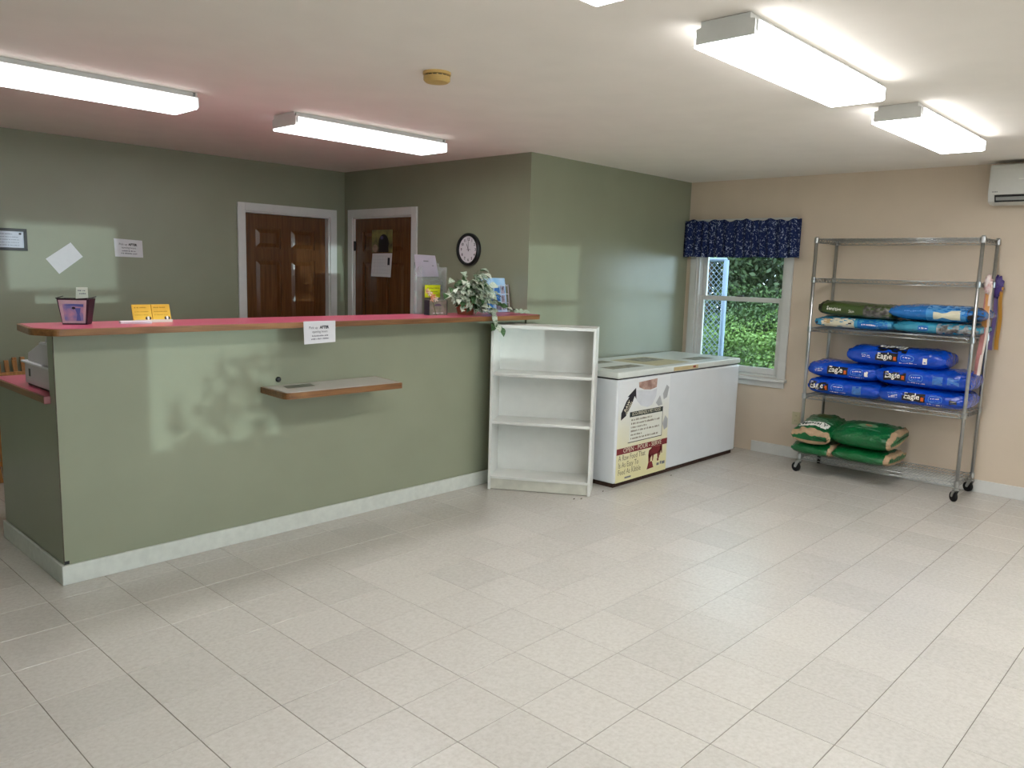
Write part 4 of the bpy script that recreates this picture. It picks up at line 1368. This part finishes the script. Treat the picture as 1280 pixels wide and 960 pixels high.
# yellow card pair in clear holders
YC = mat('yellow_card', (236, 190, 62), .5, .4, noise=.06, nscale=30)
for k, (x0_, lab) in enumerate(((1.640, 'yellow leaflet holder on the countertop, the left one of the pair'), (1.738, 'yellow leaflet holder on the countertop, the right one of the pair'))):
    hd = thing('leaflet_holder', lab, 'leaflet holder', (x0_ + .048, 4.21, ZC), group='pair of yellow leaflet holders')
    yb_ = 4.195
    def cf(off, x0_=x0_, yb_=yb_):
        return lambda u, v: (x0_ + u + (.012 - .16 * v) * .0, yb_ + v * .28 - off, ZC + v)
    A, B_ = cf(.0), cf(-.008)
    wv = .095
    MB().add([A(0, .002), A(wv, .002), A(wv, .090), A(0, .090), B_(0, .002), B_(wv, .002), B_(wv, .090), B_(0, .090)], [(0, 1, 2, 3), (4, 7, 6, 5), (0, 4, 5, 1), (1, 5, 6, 2), (2, 6, 7, 3), (3, 7, 4, 0)]).build('leaflets', YC, hd)
    mb = MB()
    f_ = cf(.001)
    strokes_on(mb, .010, .070, .072, .006, f_, 5 + k)
    strokes_on(mb, .010, .080, .052, .004, f_, 7 + k)
    strokes_on(mb, .010, .078, .036, .003, f_, 9 + k)
    mb.build('lettering', mat('ochre_ink', (178, 132, 36), .7, .2), hd)
    mb = MB()
    poly_on(mb, [(.066 + .006 * math.cos(a), .020 + .008 * math.sin(a)) for a in [2 * PI * q / 12 for q in range(12)]], f_)
    poly_on(mb, [(.084 + .006 * math.cos(a), .020 + .008 * math.sin(a)) for a in [2 * PI * q / 12 for q in range(12)]], f_)
    mb.build('emblem_print', INK, hd)
    poly_on(MB(), [(.075 + .006 * math.cos(a), .022 + .009 * math.sin(a)) for a in [2 * PI * q / 12 for q in range(12)]], cf(.0016)).build('emblem_centre', LWHITE, hd)
    CLR = mat('clear_acrylic_edge', (214, 206, 190), .15, .5)
    mb = MB()
    mb.box(x0_ - .002, x0_ + wv + .001, yb_ - .012, yb_ + .040, ZC, ZC + .002)
    mb.box(x0_ - .002, x0_ + wv + .001, yb_ - .012, yb_ - .0105, ZC + .002, ZC + .014)
    mb.build('acrylic_base', CLR, hd)
# flat white booklet
o = mbox(-.072, .072, -.028, .028, 0, .012).build('white_booklet', mat('booklet_paper', (232, 226, 232), .6, .3, noise=.04, nscale=20), bevel=.002)
o.location = (1.625, 4.14, ZC)
o.rotation_euler = (0, 0, -.22)
tag(o, 'slim white booklet lying flat in front of the yellow leaflets', 'booklet')

# brochure stand
BS = thing('brochure_stand', 'tall clear brochure stand with grey leaflet and yellow note on the countertop', 'brochure stand', (3.74, 4.28, ZC))
ACR = bpy.data.materials.new('clear_acrylic')
ACR.use_nodes = True
nt = ACR.node_tree
nt.nodes.clear()
out = nt.nodes.new('ShaderNodeOutputMaterial')
tr = nt.nodes.new('ShaderNodeBsdfTransparent')
tr.inputs[0].default_value = (.90, .93, .93, 1)
gl = nt.nodes.new('ShaderNodeBsdfPrincipled')
gl.inputs['Base Color'].default_value = (.62, .66, .66, 1)
gl.inputs['Roughness'].default_value = .12
mx = nt.nodes.new('ShaderNodeMixShader')
mx.inputs[0].default_value = .22
nt.links.new(tr.outputs[0], mx.inputs[1])
nt.links.new(gl.outputs[0], mx.inputs[2])
nt.links.new(mx.outputs[0], out.inputs[0])
mbox(3.605, 3.835, 4.335, 4.338, ZC, ZC + .36).build('back_plate', ACR, BS)
mbox(3.605, 3.835, 4.240, 4.335, ZC, ZC + .003).build('base_plate', ACR, BS)
for x in (3.605, 3.832):
    mbox(x, x + .003, 4.250, 4.335, ZC + .003, ZC + .33).build('side_plate', ACR, BS)
mbox(3.606, 3.834, 4.290, 4.330, ZC + .16, ZC + .235).build('lower_pocket', ACR, BS)
GLF = mat('grey_leaflet', (190, 186, 200), .5, .4, noise=.08, nscale=20)
lf = MB().add([(3.548, 4.268, ZC + .412), (3.738, 4.268, ZC + .410), (3.825, 4.325, ZC + .262), (3.628, 4.325, ZC + .258), (3.548, 4.272, ZC + .412), (3.738, 4.272, ZC + .410), (3.825, 4.329, ZC + .262), (3.628, 4.329, ZC + .258)], [(0, 1, 2, 3), (4, 7, 6, 5), (0, 4, 5, 1), (1, 5, 6, 2), (2, 6, 7, 3), (3, 7, 4, 0)]).build('grey_leaflet', GLF, BS)
def lff(u, v):
    a = Vector((3.548, 4.267, ZC + .412)).lerp(Vector((3.738, 4.267, ZC + .410)), u)
    b = Vector((3.628, 4.324, ZC + .258)).lerp(Vector((3.825, 4.324, ZC + .262)), u)
    p = b.lerp(a, v)
    return (p.x, p.y - .001, p.z)
mb = MB()
rect_on(mb, .38, .62, .70, .75, lff)
rect_on(mb, .76, .84, .50, .54, lff)
mb.build('leaflet_lettering', GREYINK, lf)
nb = mbox(3.632, 3.772, 4.2475, 4.2500, ZC + .118, ZC + .205).build('yellow_note', mat('fluorescent_yellow_note', (226, 238, 40), .7, .2), BS)
mb = MB()
fn = lambda u, v: (3.636 + u, 4.2470, ZC + .118 + v)
strokes_on(mb, .014, .125, .062, .008, fn, 1)
strokes_on(mb, .024, .112, .038, .007, fn, 2)
strokes_on(mb, .03, .115, .014, .007, fn, 3)
mb.build('note_lettering', mat('olive_ink', (130, 132, 40), .8, .2), nb)
# card box in front of it
CB = thing('card_box', 'small grey green printed card box in front of the brochure stand', 'card box', (3.71, 4.21, ZC))
mbox(3.60, 3.765, 4.165, 4.215, ZC, ZC + .102).build('box', mat('sage_card', (122, 130, 110), .5, .4, noise=.4, nscale=25, col2=(160, 150, 138)), CB, bevel=.001)
mb = MB()
for x in (3.599, 3.763):
    mb.box(x, x + .004, 4.163, 4.216, ZC, ZC + .103)
mb.build('dark_edge', INK, CB)
mb = MB()
fn = lambda u, v: (3.60 + u, 4.1642, ZC + v)
strokes_on(mb, .035, .135, .010, .008, fn, 1)
mb.build('lettering', LWHITE, CB)
poly_on(MB(), [(.08 + .034 * math.cos(a), .062 + .016 * math.sin(a)) for a in [PI * k / 12 for k in range(13)]], fn).build('emblem_print', mat('mauve_print', (106, 92, 112), .6, .3), CB)
# orange artificial flower tucked in the stand
FLW = thing('orange_flower', 'orange and white artificial flower sprig tucked at the brochure stand', 'flower', (3.60, 4.155, ZC + .10))
ORF = mat('orange_petal', (206, 104, 62), .6, .3, noise=.4, nscale=40, col2=(232, 190, 160))
WHF = mat('white_petal', (232, 220, 206), .6, .3)
rnd = random.Random(5)
MB().tube([(3.66, 4.158, ZC + .0), (3.63, 4.155, ZC + .08), (3.565, 4.150, ZC + .165)], .0022, 6).build('stem', mat('stem_green', (90, 110, 60), .6, .3), FLW)
for k, (fx, fz, mt_) in enumerate(((3.565, .165, ORF), (3.600, .140, ORF), (3.622, .128, ORF), (3.645, .112, WHF), (3.585, .150, WHF), (3.610, .112, ORF))):
    mb = MB()
    for p_ in range(5):
        a = 2 * PI * p_ / 5 + k
        c, s_ = math.cos(a), math.sin(a)
        q = [(0, 0), (.010, -.006), (.020, -.004), (.023, .002), (.018, .007), (.009, .005)]
        mb.add([(fx + (x * c - y * s_) * .95, 4.150 - .35 * x, ZC + fz + (x * s_ + y * c) * .95) for x, y in q], [tuple(range(6))])
    mb.build('blossom', mt_, FLW)

# potted plant
PP = thing('potted_plant', 'variegated artificial ivy plant trailing over the countertop edge', 'plant', (3.985, 4.13, ZC))
MB().lathe([(.0, 0), (.055, 0), (.075, .085), (.079, .085), (.079, .098), (.068, .098), (.062, .080), (0, .078)], (3.93, 4.15, ZC), 20).build('pot', mat('terracotta', (160, 92, 66), .7, .3, noise=.2, nscale=20), PP)
def leaf_mat(name, c1, c2, pos):
    M = mat(name, c1, .5, .4)
    nt = M.node_tree
    b = nt.nodes['Principled BSDF']
    tc = nt.nodes.new('ShaderNodeTexCoord')
    oi = nt.nodes.new('ShaderNodeObjectInfo')
    n = nt.nodes.new('ShaderNodeTexNoise')
    n.noise_dimensions = '4D'
    n.inputs['Scale'].default_value = 38
    n.inputs['Detail'].default_value = 3
    nt.links.new(tc.outputs['Object'], n.inputs['Vector'])
    ml = nt.nodes.new('ShaderNodeMath')
    ml.operation = 'MULTIPLY'
    ml.inputs[1].default_value = 40
    nt.links.new(oi.outputs['Random'], ml.inputs[0])
    nt.links.new(ml.outputs[0], n.inputs['W'])
    rp = nt.nodes.new('ShaderNodeValToRGB')
    e = rp.color_ramp.elements
    e[0].position = pos
    e[0].color = (*s2l(c1), 1)
    e[1].position = pos + .10
    e[1].color = (*s2l(c2), 1)
    nt.links.new(n.outputs['Fac'], rp.inputs[0])
    nt.links.new(rp.outputs[0], b.inputs['Base Color'])
    return M
LM = [leaf_mat('variegated_leaf', (40, 84, 38), (232, 240, 222), .47), leaf_mat('pale_variegated_leaf', (96, 128, 84), (226, 232, 216), .40), leaf_mat('green_leaf', (44, 80, 40), (150, 180, 130), .56)]
def leaf_mesh(mt):
    prof = [(0, .0), (.10, .30), (.28, .48), (.5, .46), (.72, .30), (.9, .10), (1, 0)]
    vs, fs = [], []
    for x, w_ in prof:
        z = .16 * math.sin(x * 2.6) - .25 * x * x
        vs += [(x, -w_ * .72, z + .10 * w_), (x, 0, z), (x, w_ * .72, z + .10 * w_)]
    for i in range(len(prof) - 1):
        a = 3 * i
        fs += [(a, a + 1, a + 4, a + 3), (a + 1, a + 2, a + 5, a + 4)]
    me = bpy.data.meshes.new('leaf')
    me.from_pydata(vs, [], fs)
    me.materials.append(mt)
    for p in me.polygons:
        p.use_smooth = True
    return me
LMS = [leaf_mesh(m_) for m_ in LM]
rnd = random.Random(21)
pc = Vector((3.93, 4.13, ZC + .12))
def put_leaf(pos, direc, size, up=Vector((0, 0, 1))):
    o = bpy.data.objects.new('leaf', rnd.choice(LMS + LMS[:2]))
    COL.objects.link(o)
    o.parent = PP
    d = direc.normalized()
    yv = up.cross(d)
    if yv.length < 1e-3:
        yv = Vector((1, 0, 0))
    yv.normalize()
    zv = d.cross(yv)
    M = Matrix((d, yv, zv)).transposed().to_4x4()
    M = M @ Matrix.Rotation(rnd.uniform(-.7, .7), 4, 'X') @ Matrix.Scale(size, 4)
    M.translation = pos - ORI[PP.name]
    o.matrix_local = M
vines = MB()
for k in range(66):
    th, ph = rnd.uniform(0, 2 * PI), rnd.uniform(.15, 1.75)
    L_ = rnd.uniform(.11, .225)
    d = Vector((math.cos(th) * math.sin(ph) * 1.15, math.sin(th) * math.sin(ph) * .55 - .12, math.cos(ph)))
    e = pc + Vector((d.x * L_, d.y * L_, d.z * L_ * .92))
    vines.tube([pc - Vector((0, 0, .05)), pc + (e - pc) * .55 + Vector((0, 0, .015)), e], .0014, 4, cap=False)
    for q in (.55, .8, 1.):
        p = pc + (e - pc) * q + Vector((rnd.uniform(-.015, .015), rnd.uniform(-.02, .01), rnd.uniform(-.01, .015)))
        dr = Vector((d.x + rnd.uniform(-.5, .5), d.y - .5 + rnd.uniform(-.4, .3), d.z * .3 - rnd.uniform(.2, .9)))
        p.z = max(p.z, ZC + .035)
        put_leaf(p, dr, rnd.uniform(.056, .082), Vector((rnd.uniform(-.3, .3), -.6, 1)))
for path in ([(3.95, 4.06, .10), (3.93, 3.95, .035), (3.935, 3.893, .02), (3.965, 3.888, -.045), (4.03, 3.885, -.085)],
             [(4.00, 4.07, .09), (3.97, 3.97, .03), (3.96, 3.895, .0), (3.94, 3.885, -.06)],
             [(4.05, 4.10, .10), (4.16, 4.05, .07), (4.25, 4.0, .03), (4.36, 3.97, .012)],
             [(3.87, 4.08, .10), (3.83, 4.06, .06), (3.80, 4.05, .04)],
             [(3.91, 4.07, .12), (3.915, 4.045, .075), (3.92, 4.03, .04)],
             [(3.95, 4.07, .12), (3.955, 4.045, .08), (3.96, 4.03, .045)],
             [(4.0, 4.08, .10), (4.04, 4.05, .05), (4.07, 4.02, .03)]):
    P_ = [Vector((x, y, ZC + z)) for x, y, z in path]
    vines.tube(P_, .0016, 4, cap=False)
    for i in range(len(P_) - 1):
        for q in (.2, .55, .9):
            p = P_[i].lerp(P_[i + 1], q)
            dr = (P_[i + 1] - P_[i]).normalized() + Vector((rnd.uniform(-.7, .7), rnd.uniform(-.5, .1), rnd.uniform(-.5, .3)))
            if p.z > ZC - .001 and p.y > 3.90:
                p = Vector((p.x, p.y, max(p.z, ZC + .018)))
                dr.z = max(dr.z, -.05)
            put_leaf(p, dr, rnd.uniform(.052, .072), Vector((0, -.6, 1)))
for k in range(16):
    put_leaf(Vector((rnd.uniform(3.85, 4.01), rnd.uniform(4.02, 4.06), ZC + rnd.uniform(.06, .12))), Vector((rnd.uniform(-.6, .6), -.35, -.8)), rnd.uniform(.05, .066), Vector((0, -1, .3)))
vines.build('vines', mat('vine_green', (80, 96, 60), .6, .3), PP)

# wire brochure rack with blue brochures
BR = thing('brochure_rack', 'white wire rack of blue brochures at the right end of the countertop', 'brochure rack', (4.36, 4.24, ZC))
SKYB = mat('sky_blue_brochure', (120, 176, 220), .4, .5, noise=.25, nscale=9, col2=(196, 214, 232))
DBL = mat('deep_blue_brochure', (40, 104, 172), .4, .5, noise=.35, nscale=14)
lean = lambda x, y, z: (x + (z - ZC) * .0, y + (z - ZC) * .16, z)
br = mbox(4.215, 4.468, 4.245, 4.262, ZC + .004, ZC + .262).map(lean).build('brochures', SKYB, BR)
for k, (a, b, c, d) in enumerate(((4.232, 4.330, .150, .196), (4.338, 4.40, .150, .196), (4.232, 4.320, .088, .140), (4.33, 4.40, .088, .135), (4.215, 4.315, .012, .070))):
    mbox(a, b, 4.2435, 4.2449, ZC + c, ZC + d).map(lean).build('brochure_picture', DBL, br)
for (a, b, c, d) in ((4.412, 4.455, .145, .200), (4.412, 4.455, .08, .132), (4.35, 4.455, .02, .065)):
    mbox(a, b, 4.2435, 4.2449, ZC + c, ZC + d).map(lean).build('brochure_picture', mat('dark_mauve_print', (84, 74, 92), .4, .5, noise=.6, nscale=40, col2=(170, 160, 176)), br)
wr = MB()
def wl(a, b, r=.0022):
    wr.tube([lean(*a), lean(*b)], r, 5)
for z in (.012, .075, .142, .205):
    wl((4.212, 4.236, ZC + z), (4.482, 4.236, ZC + z))
for x in (4.212, 4.325, 4.404, 4.482):
    wl((x, 4.236, ZC + .003), (x + .008, 4.236, ZC + .215))
for x in (4.212, 4.482):
    wl((x, 4.236, ZC + .205), (x, 4.300, ZC + .235))
    wl((x, 4.236, ZC + .004), (x, 4.300, ZC + .004))
    wl((x, 4.300, ZC + .004), (x, 4.300, ZC + .235))
wr.build('wire_frame', mat('white_wire', (206, 204, 214), .35, .5), BR)

# ------------------------------------------------------------------ cash register behind the counter
CR = thing('cash_register', 'white cash register on the low red work surface', 'cash register', (1.42, 4.46, .924))
REG = mat('register_plastic', (206, 200, 204), .4, .5, noise=.03, nscale=20)
mbox(1.262, 1.60, 4.27, 4.670, .936, 1.040).build('drawer', REG, CR, bevel=.004)
mbox(1.272, 1.59, 4.28, 4.660, .9238, .936).build('feet_base', BLACK, CR)
mbox(1.250, 1.61, 4.26, 4.690, 1.0405, 1.052).build('ledge', mat('bright_register_plastic', (228, 226, 230), .4, .5), CR, bevel=.003)
MB().prism_x([(4.28, 1.0525), (4.635, 1.0525), (4.625, 1.095), (4.43, 1.158), (4.28, 1.158)], 1.268, 1.59).build('keyboard_body', REG, CR, bevel=.004)
MB().prism_x([(4.30, 1.1585), (4.425, 1.1585), (4.395, 1.168), (4.30, 1.168)], 1.262, 1.59).build('top_rim', MATS['bright_register_plastic'], CR)
MB().prism_x([(4.30, 1.168), (4.375, 1.168), (4.325, 1.224), (4.30, 1.224)], 1.275, 1.45).build('display', REG, CR, bevel=.003)
mbox(1.2605, 1.2625, 4.58, 4.605, .975, 1.015).build('key_lock', BLACK, CR, bevel=.0008)

# ------------------------------------------------------------------ wooden slat gate leaning on the back wall
GT = thing('wooden_slat_gate', 'golden wooden slat gate leaning on the back wall left of the counter', 'gate', (1.5, 6.35, 0))
for k in range(10):
    x = 1.45 + .036 * k
    tilt = .03 * math.sin(k * 2.1)
    sl2 = mbox(-.013, .013, -.008, .008, 0, .86 + .01 * math.sin(k * 3))
    ys = .018 * (k % 2)
    sl2.map(lambda px, py, pz: (x + px + pz * tilt - .05 * pz, 6.33 + ys + py + pz * .13, .004 + pz)).build('slat', STAKE, GT)
for z in (.12, .74):
    mbox(1.425, 1.80, -.006, .006, z, z + .035).map(lambda px, py, pz: (px - .05 * pz, 6.315 + py + pz * .13, pz)).build('crossbar', STAKE, GT)
o = mbox(1.815, 1.88, 6.34, 6.46, .001, .84).build('folded_board', mat('grey_brown_board', (108, 92, 76), .6, .3, noise=.3, nscale=12), bevel=.004)
tag(o, 'narrow grey brown board standing by the wooden slat gate', 'board')

# ------------------------------------------------------------------ outside the windows
GRASS = mat('grass_ground', (74, 104, 52), .9, .2, noise=.4, nscale=4)
gm = MB()
gm.box(-14, 30, YF - TH, 24, -.6, -.35)
struct(gm.build('ground', GRASS))
struct(mbox(-14, 30, -22, YF - TH, -.6, -.33).build('bounce_pavement', mat('pale_concrete', (186, 184, 178), .9, .2, noise=.15, nscale=3)))  # unseen ground, made pale to bounce daylight up to the ceiling
def leaf_cloud(n, fn, size, seed, flat=.5):
    r = np.random.default_rng(seed)
    P = fn(r, n)
    d1 = r.normal(size=(n, 3))
    d1 /= np.linalg.norm(d1, axis=1)[:, None]
    d2 = np.cross(d1, r.normal(size=(n, 3)))
    d2 /= np.linalg.norm(d2, axis=1)[:, None]
    s = size * r.uniform(.6, 1.3, (n, 1))
    v = np.stack([P - d1 * s, P + d2 * s * .5, P + d1 * s, P - d2 * s * .5], 1).reshape(-1, 3)
    return v, [(4 * i, 4 * i + 1, 4 * i + 2, 4 * i + 3) for i in range(n)]
def foliage_mat(name, c1, c2):
    M = mat(name, c1, .55, .3, noise=.5, nscale=2.2, col2=c2)
    b = M.node_tree.nodes['Principled BSDF']
    return M
FO = [foliage_mat('foliage_dark', (54, 70, 38), (34, 50, 28)), foliage_mat('foliage_mid', (70, 92, 46), (46, 66, 34)), foliage_mat('foliage_light', (98, 124, 58), (66, 92, 42))]
BARK = mat('bark', (86, 74, 60), .9, .2, noise=.4, nscale=15)
def bush(name, label, cat, c, rad, n, size, k, seed, group):
    t = thing(name, label, cat, (c[0], c[1], -.35), group=group)
    def fn(r, n):
        d = r.normal(size=(n, 3))
        d /= np.linalg.norm(d, axis=1)[:, None]
        q = r.uniform(.35, 1, (n, 1)) ** .5
        lump = 1 + .25 * np.sin(d[:, :1] * 7 + seed) * np.cos(d[:, 2:] * 6 + seed)
        P = np.array(c) + d * q * lump * np.array(rad)
        P[:, 2] = np.maximum(P[:, 2], -.33)
        return P
    v, f = leaf_cloud(n, fn, size, seed)
    MB().add(v.tolist(), f)
    me = bpy.data.meshes.new('foliage')
    me.from_pydata((v - np.array(ORI[t.name])).tolist(), [], f)
    me.materials.append(FO[k])
    o = bpy.data.objects.new('foliage', me)
    COL.objects.link(o)
    o.parent = t
    o['kind'] = 'stuff'
    MB().tube([(c[0], c[1], -.36), (c[0] + .05, c[1], c[2] * .6), (c[0], c[1] + .05, c[2] + .2)], [.10, .07, .03], 8).build('trunk', BARK, t)
gtr = 'trees beyond the cream wall window'
bush('leafy_tree', 'dark leafy tree seen through the window at left', 'tree', (12.6, 5.0, 2.0), (1.5, 1.6, 2.5), 20000, .055, 0, 1, gtr)
bush('leafy_tree', 'dark leafy tree seen through the middle of the window', 'tree', (13.4, 7.2, 2.1), (1.6, 1.7, 2.6), 20000, .055, 0, 2, gtr)
bush('leafy_tree', 'dark leafy tree seen behind the chain link panel', 'tree', (13.2, 9.6, 2.1), (1.7, 1.9, 2.6), 18000, .06, 0, 3, gtr)
bush('leafy_tree', 'mid green tree seen through the window at right', 'tree', (13.4, 2.6, 2.0), (1.6, 1.7, 2.6), 18000, .06, 1, 4, gtr)
bush('leafy_tree', 'pale green leafy tree showing under the valance', 'tree', (11.6, 6.6, 3.0), (1.0, 1.3, 1.1), 3500, .06, 2, 5, gtr)
bush('leafy_tree', 'dark distant tree filling the gaps behind the nearer trees at right', 'tree', (17.5, 7.6, 2.4), (1.4, 3.2, 3.2), 16000, .11, 0, 15, gtr)
bush('leafy_tree', 'dark distant tree filling the gaps behind the chain link panel', 'tree', (17.5, 13.0, 2.4), (1.4, 3.2, 3.2), 16000, .11, 0, 16, gtr)
gsh = 'shrubs under the cream wall window'
bush('green_shrub', 'bright green shrub low outside the window, nearest the chain link', 'shrub', (10.0, 5.5, .25), (.8, .8, .75), 12000, .026, 2, 6, gsh)
bush('green_shrub', 'bright green shrub low outside the window at right', 'shrub', (10.2, 4.6, .30), (.8, .8, .75), 12000, .026, 2, 7, gsh)
bush('green_shrub', 'mid green shrub standing behind the bright shrubs', 'shrub', (11.0, 5.2, .55), (.8, 1.4, .9), 14000, .03, 1, 8, gsh)
bush('green_shrub', 'mid green shrub far right outside the window', 'shrub', (10.6, 3.3, .30), (.9, .9, .9), 4000, .05, 1, 9, gsh)
bush('green_shrub', 'mid green shrub left behind the chain link panel', 'shrub', (10.8, 7.2, .40), (.9, 1.2, .9), 4000, .05, 1, 10, gsh)

# chain link kennel panel outside the window
KP = thing('chain_link_panel', 'galvanised chain link kennel panel standing outside the window', 'fence', (7.85, 4.6, -.35))
GALV = mat('pale_galvanised_steel', (104, 122, 146), .4, .5, noise=.05, nscale=20)
kx, ky0, ky1, kz0, kz1 = 7.85, 4.235, 5.20, -.22, 1.77
for y in (ky0, ky1):
    MB().tube([(kx, y, -.35), (kx, y, kz1)], .028, 12).build('post', GALV, KP, smooth=True)
for z in (kz0, kz1):
    MB().tube([(kx, ky0, z), (kx, ky1, z)], .024, 12).build('rail', GALV, KP, smooth=True)
ch = MB()
pit = .062
W_, H_ = ky1 - ky0, kz1 - kz0
n = int((W_ + H_) / pit) + 1
for k in range(n):
    for s_ in (1, -1):
        c = k * pit
        # line y + z = c (or mirrored), clipped to the panel; steep diamonds
        a0, a1 = max(0, c - H_), min(W_, c)
        if a1 - a0 < .01:
            continue
        p0, p1 = (a0, c - a0), (a1, c - a1)
        if s_ < 0:
            p0, p1 = (W_ - p0[0], p0[1]), (W_ - p1[0], p1[1])
        ch.tube([(kx + .003 * s_, ky0 + p0[0], kz0 + p0[1]), (kx + .003 * s_, ky0 + p1[0], kz0 + p1[1])], .0035, 4, cap=False)
q = ch.build('chain_mesh', GALV, KP)
q['kind'] = 'stuff'

# shrub outside the front window behind the camera: it dapples the light on the counter
bush('window_shrub', 'leafy shrub outside the front window', 'shrub', (2.25, -4.2, .55), (.60, .35, .66), 800, .05, 1, 12, None)
